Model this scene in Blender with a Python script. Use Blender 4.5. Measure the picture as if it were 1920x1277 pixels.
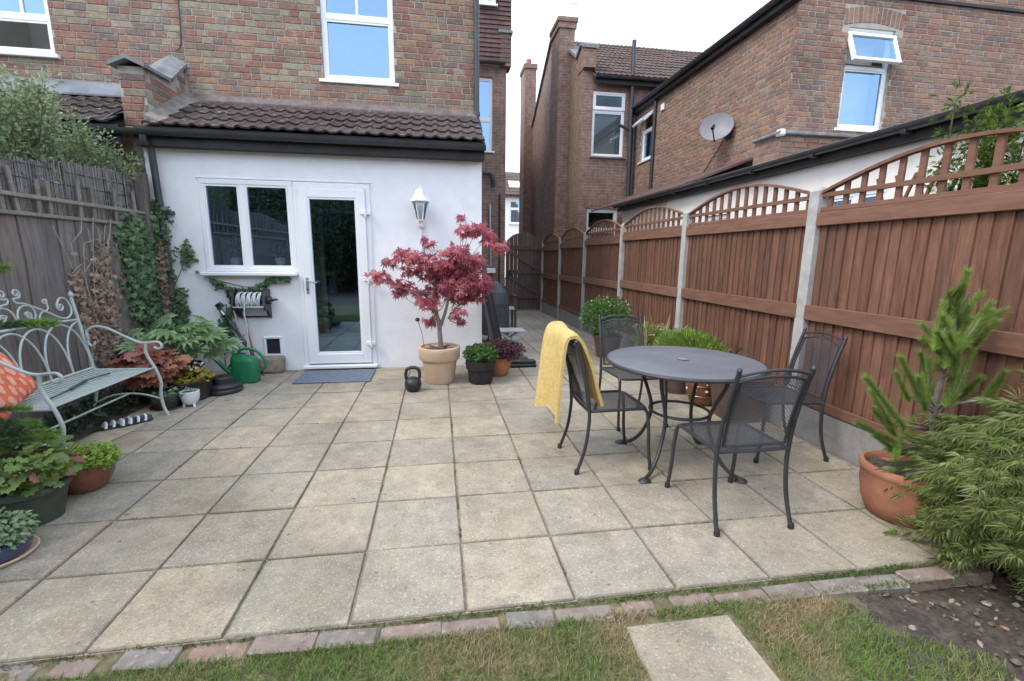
import bpy, math, random
import numpy as np
from mathutils import Matrix, Vector

# ------------------------------------------------------------------ camera, sky, sun, exposure
scene = bpy.context.scene
for o in list(bpy.data.objects):
    bpy.data.objects.remove(o)
COL = scene.collection

cam_data = bpy.data.cameras.new('camera')
cam = bpy.data.objects.new('camera', cam_data)
COL.objects.link(cam)
cam_data.lens = 16.183
cam_data.sensor_width = 36.0
cam_data.sensor_fit = 'HORIZONTAL'
cam_data.clip_start = 0.05
cam_data.clip_end = 3000
cam.matrix_world = (Matrix.Translation((-0.088, -1.617, 1.396))
                    @ Matrix.Rotation(-0.159, 4, 'Z')
                    @ Matrix.Rotation(math.pi / 2 - 0.182, 4, 'X')
                    @ Matrix.Rotation(0.0111, 4, 'Z'))
scene.camera = cam

SUN_EL, SUN_AZ = math.radians(50), math.radians(-112)     # azimuth from +Y, clockwise
world = bpy.data.worlds.new('World')
scene.world = world
world.use_nodes = True
wn = world.node_tree
wn.nodes.clear()
w_out = wn.nodes.new('ShaderNodeOutputWorld')
w_bg = wn.nodes.new('ShaderNodeBackground')
w_sky = wn.nodes.new('ShaderNodeTexSky')
w_sky.sky_type = 'NISHITA'
w_sky.sun_disc = False
w_sky.sun_elevation = SUN_EL
w_sky.sun_rotation = SUN_AZ
w_sky.air_density = 1.0
w_sky.dust_density = 2.0
w_sky.ozone_density = 1.0
w_mix = wn.nodes.new('ShaderNodeMix')
w_mix.data_type = 'RGBA'
w_mix.inputs[0].default_value = 0.46                      # even white cloud veil over the blue sky
w_mix.inputs[7].default_value = (9.0, 9.9, 11.3, 1)
wn.links.new(w_sky.outputs[0], w_mix.inputs[6])
wn.links.new(w_mix.outputs[2], w_bg.inputs[0])
w_bg.inputs[1].default_value = 0.15
wn.links.new(w_bg.outputs[0], w_out.inputs[0])

sun_data = bpy.data.lights.new('sun', 'SUN')
sun_data.energy = 0.8
sun_data.angle = math.radians(16)
sun_data.color = (1.0, 0.93, 0.82)
sun = bpy.data.objects.new('sun', sun_data)
COL.objects.link(sun)
sun.rotation_euler = Vector((-math.sin(SUN_AZ) * math.cos(SUN_EL), -math.cos(SUN_AZ) * math.cos(SUN_EL),
                             -math.sin(SUN_EL))).to_track_quat('-Z', 'Y').to_euler()
sun.location = (-6, 0, 12)

scene.view_settings.view_transform = 'Standard'
scene.view_settings.look = 'None'
scene.view_settings.exposure = 1.12
scene.view_settings.gamma = 1
scene.view_settings.use_curve_mapping = False
scene.render.engine = 'CYCLES'
scene.cycles.use_denoising = True
scene.cycles.max_bounces = 6
scene.cycles.transparent_max_bounces = 16
scene.cycles.use_adaptive_sampling = True

R = random.Random(11)
NR = np.random.default_rng(5)
PI = math.pi

# ------------------------------------------------------------------ helpers
def link(o):
    COL.objects.link(o)
    return o

def origin(o):
    p = Vector((0, 0, 0))
    while o:
        p = p + o.location
        o = o.parent
    return p

def tag(o, label=None, cat=None, group=None, kind=None):
    if label: o['label'] = label
    if cat: o['category'] = cat
    if group: o['group'] = group
    if kind: o['kind'] = kind
    return o

def thing(name, label, cat, loc=(0, 0, 0), group=None, rotz=0):
    o = link(bpy.data.objects.new(name, None))
    o.empty_display_size = 0.1
    o.location = loc
    o.rotation_euler = (0, 0, rotz)
    return tag(o, label, cat, group)

def put(name, mesh, parent, loc, rot=(0, 0, 0), scale=(1, 1, 1), mat=None):
    """link an object that uses a shared mesh; loc is in the scene's coordinates"""
    o = link(bpy.data.objects.new(name, mesh))
    if parent:
        o.parent = parent
        loc = Vector(loc) - origin(parent)
    o.location = loc
    o.rotation_euler = rot
    o.scale = scale
    return o

def copy_tree(o, parent=None):
    c = link(o.copy())
    c.parent = parent
    for ch in list(o.children):
        copy_tree(ch, c)
    return c

class MB:
    """collects geometry and links it as one mesh object"""
    def __init__(self):
        self.v, self.f = [], []
    def add(self, vs, fs):
        b = len(self.v)
        self.v += [tuple(p) for p in vs]
        self.f += [tuple(b + i for i in q) for q in fs]
        return self
    def box(self, x0, x1, y0, y1, z0, z1):
        return self.add([(x0, y0, z0), (x1, y0, z0), (x1, y1, z0), (x0, y1, z0), (x0, y0, z1), (x1, y0, z1), (x1, y1, z1), (x0, y1, z1)],
                        [(0, 3, 2, 1), (4, 5, 6, 7), (0, 1, 5, 4), (1, 2, 6, 5), (2, 3, 7, 6), (3, 0, 4, 7)])
    def cbox(self, x0, x1, y0, y1, z0, z1, c=0.004):
        """box with chamfered edges"""
        cx, cy, cz = (x0 + x1) / 2, (y0 + y1) / 2, (z0 + z1) / 2
        hx, hy, hz = abs(x1 - x0) / 2, abs(y1 - y0) / 2, abs(z1 - z0) / 2
        c = min(c, hx * .45, hy * .45, hz * .45)
        vs, idx = [], {}
        for sx in (-1, 1):
            for sy in (-1, 1):
                for sz in (-1, 1):
                    for a in range(3):
                        h = [hx - c, hy - c, hz - c]
                        h[a] += c
                        idx[(sx, sy, sz, a)] = len(vs)
                        vs.append((cx + sx * h[0], cy + sy * h[1], cz + sz * h[2]))
        fs = []
        for s in (-1, 1):
            q = [idx[(s, -1, -1, 0)], idx[(s, 1, -1, 0)], idx[(s, 1, 1, 0)], idx[(s, -1, 1, 0)]]
            fs.append(q if s > 0 else q[::-1])
            q = [idx[(-1, s, -1, 1)], idx[(-1, s, 1, 1)], idx[(1, s, 1, 1)], idx[(1, s, -1, 1)]]
            fs.append(q if s > 0 else q[::-1])
            q = [idx[(-1, -1, s, 2)], idx[(1, -1, s, 2)], idx[(1, 1, s, 2)], idx[(-1, 1, s, 2)]]
            fs.append(q if s > 0 else q[::-1])
        for s in (-1, 1):
            for t in (-1, 1):
                q = [idx[(s, t, -1, 0)], idx[(s, t, -1, 1)], idx[(s, t, 1, 1)], idx[(s, t, 1, 0)]]
                fs.append(q if s * t > 0 else q[::-1])
                q = [idx[(s, -1, t, 0)], idx[(s, 1, t, 0)], idx[(s, 1, t, 2)], idx[(s, -1, t, 2)]]
                fs.append(q if s * t > 0 else q[::-1])
                q = [idx[(-1, s, t, 1)], idx[(-1, s, t, 2)], idx[(1, s, t, 2)], idx[(1, s, t, 1)]]
                fs.append(q if s * t > 0 else q[::-1])
        for sx in (-1, 1):
            for sy in (-1, 1):
                for sz in (-1, 1):
                    q = [idx[(sx, sy, sz, 0)], idx[(sx, sy, sz, 1)], idx[(sx, sy, sz, 2)]]
                    fs.append(q if sx * sy * sz > 0 else q[::-1])
        return self.add(vs, fs)
    def bar(self, p, q, w, h, up=(0, 0, 1), c=0.0):
        """rectangular bar from p to q, w across, h along up"""
        p, q = Vector(p), Vector(q)
        d = (q - p)
        L = d.length
        d.normalize()
        u = Vector(up)
        s = d.cross(u)
        if s.length < 1e-5:
            s = d.cross(Vector((1, 0, 0)))
        s.normalize()
        u = s.cross(d)
        m = MB()
        (m.cbox if c else m.box)(-w / 2, w / 2, 0, L, -h / 2, h / 2, *([c] if c else []))
        return self.add([p + s * a + d * b + u * e for a, b, e in m.v], m.f)
    def tube(self, pts, r, n=8, caps=True, closed=False):
        pts = [Vector(p) for p in pts]
        k = len(pts)
        rr = list(r) if hasattr(r, '__len__') else [r] * k
        prev = None
        rings = []
        for i, p in enumerate(pts):
            if closed:
                t = pts[(i + 1) % k] - pts[i - 1]
            else:
                t = pts[min(i + 1, k - 1)] - pts[max(i - 1, 0)]
            if t.length < 1e-9:
                t = Vector((0, 0, 1))
            t.normalize()
            if prev is None:
                a = Vector((0, 0, 1)) if abs(t.z) < .9 else Vector((1, 0, 0))
                s = t.cross(a).normalized()
            else:
                s = (prev - t * prev.dot(t))
                s = s.normalized() if s.length > 1e-6 else t.orthogonal().normalized()
            prev = s
            u = t.cross(s)
            rings.append([p + (s * math.cos(2 * PI * j / n) + u * math.sin(2 * PI * j / n)) * rr[i] for j in range(n)])
        vs = [v for ring in rings for v in ring]
        fs = []
        for i in range(k if closed else k - 1):
            a, b = i * n, ((i + 1) % k) * n
            for j in range(n):
                fs.append((a + j, a + (j + 1) % n, b + (j + 1) % n, b + j))
        if caps and not closed:
            fs.append(tuple(range(n))[::-1])
            fs.append(tuple((k - 1) * n + j for j in range(n)))
        return self.add(vs, fs)
    def lathe(self, prof, c=(0, 0, 0), n=32, sx=1, sy=1):
        vs, fs = [], []
        for r, z in prof:
            for j in range(n):
                a = 2 * PI * j / n
                vs.append((c[0] + r * sx * math.cos(a), c[1] + r * sy * math.sin(a), c[2] + z))
        for i in range(len(prof) - 1):
            for j in range(n):
                fs.append((i * n + j, i * n + (j + 1) % n, (i + 1) * n + (j + 1) % n, (i + 1) * n + j))
        if prof[0][0] > 0: fs.append(tuple(range(n))[::-1])
        if prof[-1][0] > 0: fs.append(tuple((len(prof) - 1) * n + j for j in range(n)))
        return self.add(vs, fs)
    def prism(self, poly, axis, a, b):
        """polygon extruded along an axis; poly holds the two other coordinates in x,y,z order"""
        def P(p, t):
            return {'x': (t, p[0], p[1]), 'y': (p[0], t, p[1]), 'z': (p[0], p[1], t)}[axis]
        n = len(poly)
        vs = [P(p, a) for p in poly] + [P(p, b) for p in poly]
        fs = [tuple(range(n)), tuple(range(2 * n - 1, n - 1, -1))]
        fs += [(i, n + i, n + (i + 1) % n, (i + 1) % n) for i in range(n)]
        return self.add(vs, fs)
    def quad(self, *p):
        return self.add(p, [tuple(range(len(p)))])
    def mesh(self, name, mat, smooth=False):
        me = bpy.data.meshes.new(name)
        me.from_pydata(self.v, [], self.f)
        if mat: me.materials.append(mat)
        if smooth:
            me.polygons.foreach_set('use_smooth', [True] * len(me.polygons))
            try:
                me.set_sharp_from_angle(angle=math.radians(40))
            except Exception:
                pass
        return me
    def build(self, name, mat, parent=None, smooth=False, local=False, fix=False):
        if parent is not None and not local:
            o0 = origin(parent)
            self.v = [(p[0] - o0.x, p[1] - o0.y, p[2] - o0.z) for p in self.v]
        me = self.mesh(name, mat, smooth)
        if fix:
            import bmesh
            bm = bmesh.new(); bm.from_mesh(me)
            bmesh.ops.recalc_face_normals(bm, faces=bm.faces[:])
            bm.to_mesh(me); bm.free()
        o = link(bpy.data.objects.new(name, me))
        if parent is not None: o.parent = parent
        return o

def spline(pts, n=8):
    """Catmull-Rom through points"""
    P = [Vector(p) for p in pts]
    P = [P[0] * 2 - P[1]] + P + [P[-1] * 2 - P[-2]]
    out = []
    for i in range(1, len(P) - 2):
        for k in range(n):
            t = k / n
            a, b, c, d = P[i - 1], P[i], P[i + 1], P[i + 2]
            out.append(0.5 * ((2 * b) + (c - a) * t + (2 * a - 5 * b + 4 * c - d) * t * t + (3 * b - a - 3 * c + d) * t ** 3))
    out.append(P[-2])
    return out

# ---- leaf scattering: many copies of a small triangle template in one mesh
def norm(a):
    return a / np.maximum(np.linalg.norm(a, axis=1, keepdims=True), 1e-9)

def leaves(name, tm, P, D, N, S, mat, parent=None, kind=None):
    V, F = np.array(tm[0], float), np.array(tm[1], int)
    P, D, N, S = (np.asarray(a, float) for a in (P, D, N, S))
    if parent is not None:
        P = P - np.array(origin(parent))
    D = norm(D)
    N = N - D * (N * D).sum(1, keepdims=True)
    N = norm(N + 1e-6)
    X = np.cross(D, N)
    n, m = len(P), len(V)
    W = P[:, None, :] + S[:, None, None] * (V[None, :, 0, None] * X[:, None] + V[None, :, 1, None] * D[:, None] + V[None, :, 2, None] * N[:, None])
    W = W.reshape(-1, 3)
    T = (F[None] + (np.arange(n) * m)[:, None, None]).reshape(-1, 3)
    me = bpy.data.meshes.new(name)
    me.vertices.add(len(W)); me.vertices.foreach_set('co', W.ravel())
    me.loops.add(T.size); me.loops.foreach_set('vertex_index', T.ravel())
    me.polygons.add(len(T))
    me.polygons.foreach_set('loop_start', np.arange(0, T.size, 3))
    me.update(calc_edges=True)
    me.materials.append(mat)
    o = link(bpy.data.objects.new(name, me))
    if parent is not None: o.parent = parent
    if kind: o['kind'] = kind
    return o

def rdir(n, up=0.0):
    d = NR.normal(size=(n, 3))
    d = norm(d)
    d[:, 2] += up
    return norm(d)

def star(angs, lens, valley, w0=0.0, droop=-.12, base=.0):
    """palmate leaf: tips at the given angles (degrees from the axis)"""
    v = [(0, base, 0)]
    n = len(angs)
    ring = []
    for i in range(n):
        a = math.radians(angs[i])
        if i:
            am = math.radians((angs[i] + angs[i - 1]) / 2)
            ring.append((math.sin(am) * valley, base + math.cos(am) * valley, .02))
        ring.append((math.sin(a) * lens[i], base + math.cos(a) * lens[i], droop * lens[i]))
    v += ring
    f = [(0, i, i + 1) for i in range(1, len(ring))]
    v.append((0, -w0, 0))
    return v, f

def lobes(angs, lens, w, droop=-.15, base=0.0):
    """deeply cut leaf: each lobe a narrow diamond"""
    v, f = [], []
    for a, L in zip(angs, lens):
        a = math.radians(a)
        d, s = (math.sin(a), math.cos(a)), (math.cos(a), -math.sin(a))
        b = len(v)
        v += [(0, base, 0), (d[0] * L * .5 + s[0] * w, base + d[1] * L * .5 + s[1] * w, .03), (d[0] * L, base + d[1] * L, droop * L),
              (d[0] * L * .5 - s[0] * w, base + d[1] * L * .5 - s[1] * w, .03)]
        f += [(b, b + 1, b + 2), (b, b + 2, b + 3)]
    return v, f

T_MAPLE = star([-125, -82, -42, 0, 42, 82, 125], [.45, .75, .95, 1.05, .95, .75, .45], .34, droop=-.18)
T_IVY = star([-110, -55, 0, 55, 110], [.5, .75, .95, .75, .5], .5, droop=-.1)
T_OVAL = ([(0, 0, 0), (.22, .3, .05), (.24, .6, .03), (0, 1, -.12), (-.24, .6, .03), (-.22, .3, .05)], [(0, 1, 5), (1, 2, 4), (1, 4, 5), (2, 3, 4)])
T_LANCE = ([(0, 0, 0), (.09, .4, .02), (0, 1, -.12), (-.09, .4, .02)], [(0, 1, 2), (0, 2, 3)])
T_ROUND = star([-150, -100, -50, 0, 50, 100, 150], [.5, .52, .5, .5, .5, .52, .5], .46, droop=.1, base=.5)
T_SCALLOP = star([-160, -120, -80, -40, 0, 40, 80, 120, 160], [.48, .56, .60, .63, .66, .63, .60, .56, .48], .54, droop=-.16, base=.38)
T_NEEDLE = ([(-.02, 0, 0), (.02, 0, 0), (0, 1, 0)], [(0, 1, 2)])
T_BLADE = ([(-.05, 0, 0), (.05, 0, 0), (.035, .55, .05), (-.035, .55, .05), (0, 1, .2)], [(0, 1, 2), (0, 2, 3), (3, 2, 4)])
T_FERN = lobes([-80, -52, -26, 0, 26, 52, 80], [.45, .7, .95, 1.1, .95, .7, .45], .013, droop=-.3)
T_NEEDLE2 = ([(-.022, 0, 0), (.022, 0, 0), (0, 1, .05)], [(0, 1, 2)])
T_FATSIA = lobes([-115, -78, -48, -22, 22, 48, 78, 115, 0], [.55, .75, .9, 1, 1, .9, .75, .55, 1.05], .15, droop=-.2)

def blob(n, c, r, shell=.55):
    """points in an ellipsoid, denser towards its surface; returns points and outward directions"""
    d = rdir(n)
    t = (shell + (1 - shell) * NR.random(n)) ** .7
    r = np.array(r, float)
    return np.array(c) + d * r * t[:, None], d

# ------------------------------------------------------------------ materials
def new_mat(name):
    m = bpy.data.materials.new(name)
    m.use_nodes = True
    nt = m.node_tree
    return m, nt, nt.nodes['Principled BSDF'], nt.nodes['Material Output']

def ramp(nt, cols, const=False):
    r = nt.nodes.new('ShaderNodeValToRGB')
    cr = r.color_ramp
    cr.interpolation = 'CONSTANT' if const else 'LINEAR'
    n = len(cols)
    while len(cr.elements) < n: cr.elements.new(.5)
    for i, c in enumerate(cols):
        cr.elements[i].position = i / n if const else i / max(1, n - 1)
        cr.elements[i].color = (*c, 1)
    return r

def mixc(nt, mode, fac, a, b):
    m = nt.nodes.new('ShaderNodeMix')
    m.data_type = 'RGBA'
    m.blend_type = mode
    for sock, val in ((m.inputs[0], fac), (m.inputs[6], a), (m.inputs[7], b)):
        if hasattr(val, 'links') or hasattr(val, 'is_linked'): nt.links.new(val, sock)
        elif isinstance(val, (int, float)): sock.default_value = val
        else: sock.default_value = (*val, 1)
    return m.outputs[2]

def coords(nt, rnd=None, scale=(1, 1, 1)):
    tc = nt.nodes.new('ShaderNodeTexCoord')
    mp = nt.nodes.new('ShaderNodeMapping')
    mp.inputs['Scale'].default_value = scale
    nt.links.new(tc.outputs['Object'], mp.inputs['Vector'])
    if rnd == 'obj':
        oi = nt.nodes.new('ShaderNodeObjectInfo')
        k = nt.nodes.new('ShaderNodeMath'); k.operation = 'MULTIPLY'; k.inputs[1].default_value = 71.0
        nt.links.new(oi.outputs['Random'], k.inputs[0])
        nt.links.new(k.outputs[0], mp.inputs['Location'])
    return mp.outputs[0]

def noise(nt, vec, scale, detail=4, rough=.6):
    n = nt.nodes.new('ShaderNodeTexNoise')
    n.inputs['Scale'].default_value = scale
    n.inputs['Detail'].default_value = detail
    n.inputs['Roughness'].default_value = rough
    nt.links.new(vec, n.inputs['Vector'])
    return n.outputs['Fac']

def stepn(nt, v, lo, hi):
    m = nt.nodes.new('ShaderNodeMapRange')
    m.inputs['From Min'].default_value = lo
    m.inputs['From Max'].default_value = hi
    nt.links.new(v, m.inputs['Value'])
    return m.outputs[0]

def M(name, cols, rough=.8, ns=6.0, na=.3, bump=.2, bs=None, rnd=None, spec=.3, metal=0.0, stain=(), stretch=(1, 1, 1), const=False, bdist=.004, coat=0, wide=()):
    """procedural surface: ramp of colours (picked per object, per island or by noise), fine mottling, stains, relief"""
    m, nt, b, out = new_mat(name)
    vec = coords(nt, 'obj' if rnd == 'obj' else None, stretch)
    if rnd == 'obj':
        src = nt.nodes.new('ShaderNodeObjectInfo').outputs['Random']
    elif rnd == 'isl':
        src = nt.nodes.new('ShaderNodeNewGeometry').outputs['Random Per Island']
    else:
        src = stepn(nt, noise(nt, vec, ns * .35, 3), .3, .7)
    rp = ramp(nt, cols, const)
    nt.links.new(src, rp.inputs[0])
    f = noise(nt, vec, ns, 6, .65)
    g = ramp(nt, [(1 - na,) * 3, (1 + na,) * 3])
    nt.links.new(stepn(nt, f, .3, .7), g.inputs[0])
    c = mixc(nt, 'MULTIPLY', 1.0, rp.outputs[0], g.outputs[0])
    for (sc, lo, hi, col, amt) in stain:
        k = stepn(nt, noise(nt, vec, sc, 5, .6), lo, hi)
        kk = nt.nodes.new('ShaderNodeMath'); kk.operation = 'MULTIPLY'; kk.inputs[1].default_value = amt
        nt.links.new(k, kk.inputs[0])
        c = mixc(nt, 'MIX', kk.outputs[0], c, col)
    for (sc, lo, hi, col, amt) in wide:                           # broad weathering that runs across neighbouring pieces
        pos = nt.nodes.new('ShaderNodeNewGeometry').outputs['Position']
        k = stepn(nt, noise(nt, pos, sc, 4, .6), lo, hi)
        kk = nt.nodes.new('ShaderNodeMath'); kk.operation = 'MULTIPLY'; kk.inputs[1].default_value = amt
        nt.links.new(k, kk.inputs[0])
        c = mixc(nt, 'MULTIPLY', kk.outputs[0], c, col)
    nt.links.new(c, b.inputs['Base Color'])
    b.inputs['Roughness'].default_value = rough
    b.inputs['Specular IOR Level'].default_value = spec
    b.inputs['Metallic'].default_value = metal
    if coat: b.inputs['Coat Weight'].default_value = coat
    if bump:
        bn = nt.nodes.new('ShaderNodeBump')
        bn.inputs['Strength'].default_value = bump
        bn.inputs['Distance'].default_value = bdist
        nt.links.new(noise(nt, vec, bs or ns * 4, 6, .7), bn.inputs['Height'])
        nt.links.new(bn.outputs[0], b.inputs['Normal'])
    return m

def leafmat(name, cols, trans=.3, rough=.5, spec=.35):
    m, nt, b, out = new_mat(name)
    g = nt.nodes.new('ShaderNodeNewGeometry')
    rp = ramp(nt, cols)
    nt.links.new(g.outputs['Random Per Island'], rp.inputs[0])
    vec = coords(nt)
    k = ramp(nt, [(.75,) * 3, (1.2,) * 3])
    nt.links.new(stepn(nt, noise(nt, vec, 9, 3), .35, .65), k.inputs[0])
    c = mixc(nt, 'MULTIPLY', 1.0, rp.outputs[0], k.outputs[0])
    nt.links.new(c, b.inputs['Base Color'])
    b.inputs['Roughness'].default_value = rough
    b.inputs['Specular IOR Level'].default_value = spec
    t = nt.nodes.new('ShaderNodeBsdfTranslucent')
    nt.links.new(c, t.inputs['Color'])
    mx = nt.nodes.new('ShaderNodeMixShader')
    mx.inputs[0].default_value = trans
    nt.links.new(b.outputs[0], mx.inputs[1]); nt.links.new(t.outputs[0], mx.inputs[2])
    nt.links.new(mx.outputs[0], out.inputs[0])
    return m

def glassmat(name, refl=.3, tint=(.9, .93, .93)):
    m, nt, b, out = new_mat(name)
    nt.nodes.remove(b)
    tr = nt.nodes.new('ShaderNodeBsdfTransparent'); tr.inputs[0].default_value = (*tint, 1)
    gl = nt.nodes.new('ShaderNodeBsdfGlossy'); gl.inputs['Roughness'].default_value = .015
    gl.inputs['Color'].default_value = (.42, .67, .95, 1)
    lw = nt.nodes.new('ShaderNodeLayerWeight'); lw.inputs[0].default_value = .25
    mr = nt.nodes.new('ShaderNodeMapRange')
    mr.inputs['To Min'].default_value = refl; mr.inputs['To Max'].default_value = 1
    nt.links.new(lw.outputs['Fresnel'], mr.inputs[0])
    vec = coords(nt)
    bn = nt.nodes.new('ShaderNodeBump'); bn.inputs['Strength'].default_value = .05; bn.inputs['Distance'].default_value = .01
    nt.links.new(noise(nt, vec, 2.5, 1), bn.inputs['Height'])
    nt.links.new(bn.outputs[0], gl.inputs['Normal'])
    mx = nt.nodes.new('ShaderNodeMixShader')
    nt.links.new(mr.outputs[0], mx.inputs[0]); nt.links.new(tr.outputs[0], mx.inputs[1]); nt.links.new(gl.outputs[0], mx.inputs[2])
    nt.links.new(mx.outputs[0], out.inputs[0])
    return m

def brickmat(name, plane, c1, c2, mortar, bw=.225, bh=.075):
    """bricks too far away to be told apart"""
    m, nt, b, out = new_mat(name)
    tc = nt.nodes.new('ShaderNodeTexCoord')
    sp = nt.nodes.new('ShaderNodeSeparateXYZ'); cb = nt.nodes.new('ShaderNodeCombineXYZ')
    nt.links.new(tc.outputs['Object'], sp.inputs[0])
    nt.links.new(sp.outputs['X' if plane == 'xz' else 'Y'], cb.inputs[0]); nt.links.new(sp.outputs['Z'], cb.inputs[1])
    br = nt.nodes.new('ShaderNodeTexBrick')
    nt.links.new(cb.outputs[0], br.inputs['Vector'])
    br.inputs['Color1'].default_value = (*c1, 1); br.inputs['Color2'].default_value = (*c2, 1); br.inputs['Mortar'].default_value = (*mortar, 1)
    br.inputs['Scale'].default_value = 1; br.inputs['Mortar Size'].default_value = .006; br.inputs['Mortar Smooth'].default_value = .3
    br.inputs['Brick Width'].default_value = bw; br.inputs['Row Height'].default_value = bh; br.inputs['Bias'].default_value = -.1
    f = ramp(nt, [(.6,) * 3, (1.35,) * 3])
    nt.links.new(stepn(nt, noise(nt, tc.outputs['Object'], 7, 6, .7), .3, .7), f.inputs[0])
    c = mixc(nt, 'MULTIPLY', 1.0, br.outputs['Color'], f.outputs[0])
    k = stepn(nt, noise(nt, tc.outputs['Object'], 1.3, 4), .5, .75)
    c = mixc(nt, 'MULTIPLY', k, c, (.72, .74, .72))
    nt.links.new(c, b.inputs['Base Color']); b.inputs['Roughness'].default_value = .9
    bn = nt.nodes.new('ShaderNodeBump'); bn.inputs['Strength'].default_value = .5; bn.inputs['Distance'].default_value = .01; bn.invert = True
    nt.links.new(br.outputs['Fac'], bn.inputs['Height']); nt.links.new(bn.outputs[0], b.inputs['Normal'])
    return m

# brick, stone, wood, metal
BR_HOUSE = [(0.27, 0.149, 0.106), (0.24, 0.149, 0.111), (0.3, 0.174, 0.115), (0.25, 0.189, 0.139), (0.285, 0.159, 0.121), (0.22, 0.179, 0.139), (0.32, 0.199, 0.13), (0.29, 0.249, 0.176), (0.26, 0.134, 0.102), (0.19, 0.144, 0.121), (0.3, 0.254, 0.181), (0.245, 0.204, 0.157), (0.25, 0.129, 0.093)]
BR_NEIGH = [(0.26, 0.144, 0.102), (0.225, 0.129, 0.097), (0.29, 0.164, 0.111), (0.245, 0.164, 0.121), (0.205, 0.134, 0.106), (0.3, 0.179, 0.121), (0.26, 0.134, 0.097), (0.235, 0.164, 0.125), (0.285, 0.199, 0.139), (0.195, 0.139, 0.115)]
ST_B = [(14, .58, .72, (.42, .38, .33), .5), (5, .55, .75, (.12, .10, .09), .45)]
m_brick = M('house_brick', BR_HOUSE, .9, 28, .28, .5, rnd='obj', const=True, stain=ST_B, wide=[(.9, .45, .7, (.72, .72, .74), .9), (2.6, .5, .7, (.85, .82, .76), .8)])
m_brick_i = M('house_brick_rest', BR_HOUSE, .9, 28, .28, .5, rnd='isl', const=True, stain=ST_B, wide=[(.9, .45, .7, (.72, .72, .74), .9), (2.6, .5, .7, (.85, .82, .76), .8)])
m_nbrick = M('neighbour_brick', BR_NEIGH, .9, 28, .28, .5, rnd='obj', const=True, stain=ST_B, wide=[(.9, .45, .7, (.72, .72, .74), .9), (2.6, .5, .7, (.85, .82, .76), .8)])
m_nbrick_i = M('neighbour_brick_rest', BR_NEIGH, .9, 28, .28, .5, rnd='isl', const=True, stain=ST_B, wide=[(.9, .45, .7, (.72, .72, .74), .9), (2.6, .5, .7, (.85, .82, .76), .8)])
m_mortar = M('mortar', [(.36, .335, .295), (.43, .40, .35)], .95, 12, .25, .4, stain=[(2, .5, .7, (.2, .18, .16), .5)])
m_far_xz = brickmat('far_brick_rear', 'xz', (.26, .15, .115), (.20, .13, .105), (.29, .25, .215))
m_far_yz = brickmat('far_brick_side', 'yz', (.25, .155, .115), (.19, .125, .10), (.27, .235, .20))
m_render = M('white_render', [(.81, .82, .84), (.86, .865, .875)], .85, 5, .05, .25, bs=60, wide=[(3.2, .56, .74, (.90, .90, .88), .7), (.9, .5, .72, (.94, .945, .955), .8)], stain=[(1.2, .52, .8, (.72, .73, .735), .5), (30, .7, .8, (.55, .55, .55), .3)])
m_cream = M('cream_render', [(.78, .76, .71), (.82, .80, .76)], .85, 5, .05, .15, bs=60)
m_upvc = M('white_upvc', [(.80, .82, .84), (.83, .84, .85)], .3, 3, .03, .0, spec=.5)
m_black = M('black_plastic', [(.018, .019, .021), (.03, .03, .032)], .38, 12, .25, .05, spec=.5)
m_fascia = M('black_fascia', [(.022, .022, .023), (.035, .034, .033)], .55, 8, .3, .1)
m_pipe = M('grey_black_pipe', [(.035, .037, .042), (.05, .052, .058)], .4, 8, .25, .05, spec=.5)
m_lead = M('lead', [(.115, .13, .155), (.17, .19, .22)], .6, 6, .3, .2, spec=.3)
m_slate_cope = M('coping_stone', [(.16, .165, .175), (.24, .245, .25)], .85, 12, .3, .4, stain=[(8, .6, .7, (.35, .34, .3), .5)])
m_tile = M('roof_tile', [(.052, .040, .038), (.066, .050, .046), (.085, .063, .057), (.06, .046, .043)], .9, 22, .4, .6, rnd='obj', stain=[(16, .62, .70, (.40, .385, .36), .75), (9, .62, .72, (.16, .09, .03), .5)])
m_tile_b = M('rear_roof_tile', [(.10, .07, .06), (.12, .082, .07), (.088, .063, .056)], .9, 22, .3, .4, rnd='obj', stain=[(14, .66, .75, (.36, .33, .3), .4)])
m_hung = M('hung_tile', [(.10, .06, .055), (.14, .085, .075)], .9, 14, .3, .3)
m_glass = glassmat('window_glass', .40)
m_room = M('room_wall', [(.60, .57, .52), (.66, .63, .58)], .9, 4, .1, 0)
m_roomfl = M('room_floor', [(.46, .36, .27), (.52, .41, .31)], .7, 8, .2, 0)
m_blind = M('blind', [(.62, .60, .55), (.68, .66, .62)], .8, 6, .08, 0)
m_slab = M('paving_slab', [(.340, .296, .220), (.372, .318, .228), (.315, .280, .216), (.356, .308, .226), (.378, .32, .228), (.32, .286, .222), (.335, .29, .220)], .93, 9, .22, .7, bs=80, rnd='obj', wide=[(.55, .45, .68, (.66, .66, .66), .95), (1.7, .5, .7, (.74, .73, .71), .9), (.8, .56, .75, (1.0, .93, .80), .5)],
           stain=[(3.2, .48, .72, (.25, .235, .205), .62), (38, .55, .70, (.19, .18, .16), .6), (95, .55, .68, (.62, .58, .50), .65), (130, .56, .66, (.13, .125, .115), .6), (2.2, .58, .75, (.46, .385, .28), .35), (11, .64, .74, (.52, .47, .36), .45), (22, .655, .72, (.075, .072, .064), .8), (7, .60, .70, (.22, .205, .175), .5)])
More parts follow.
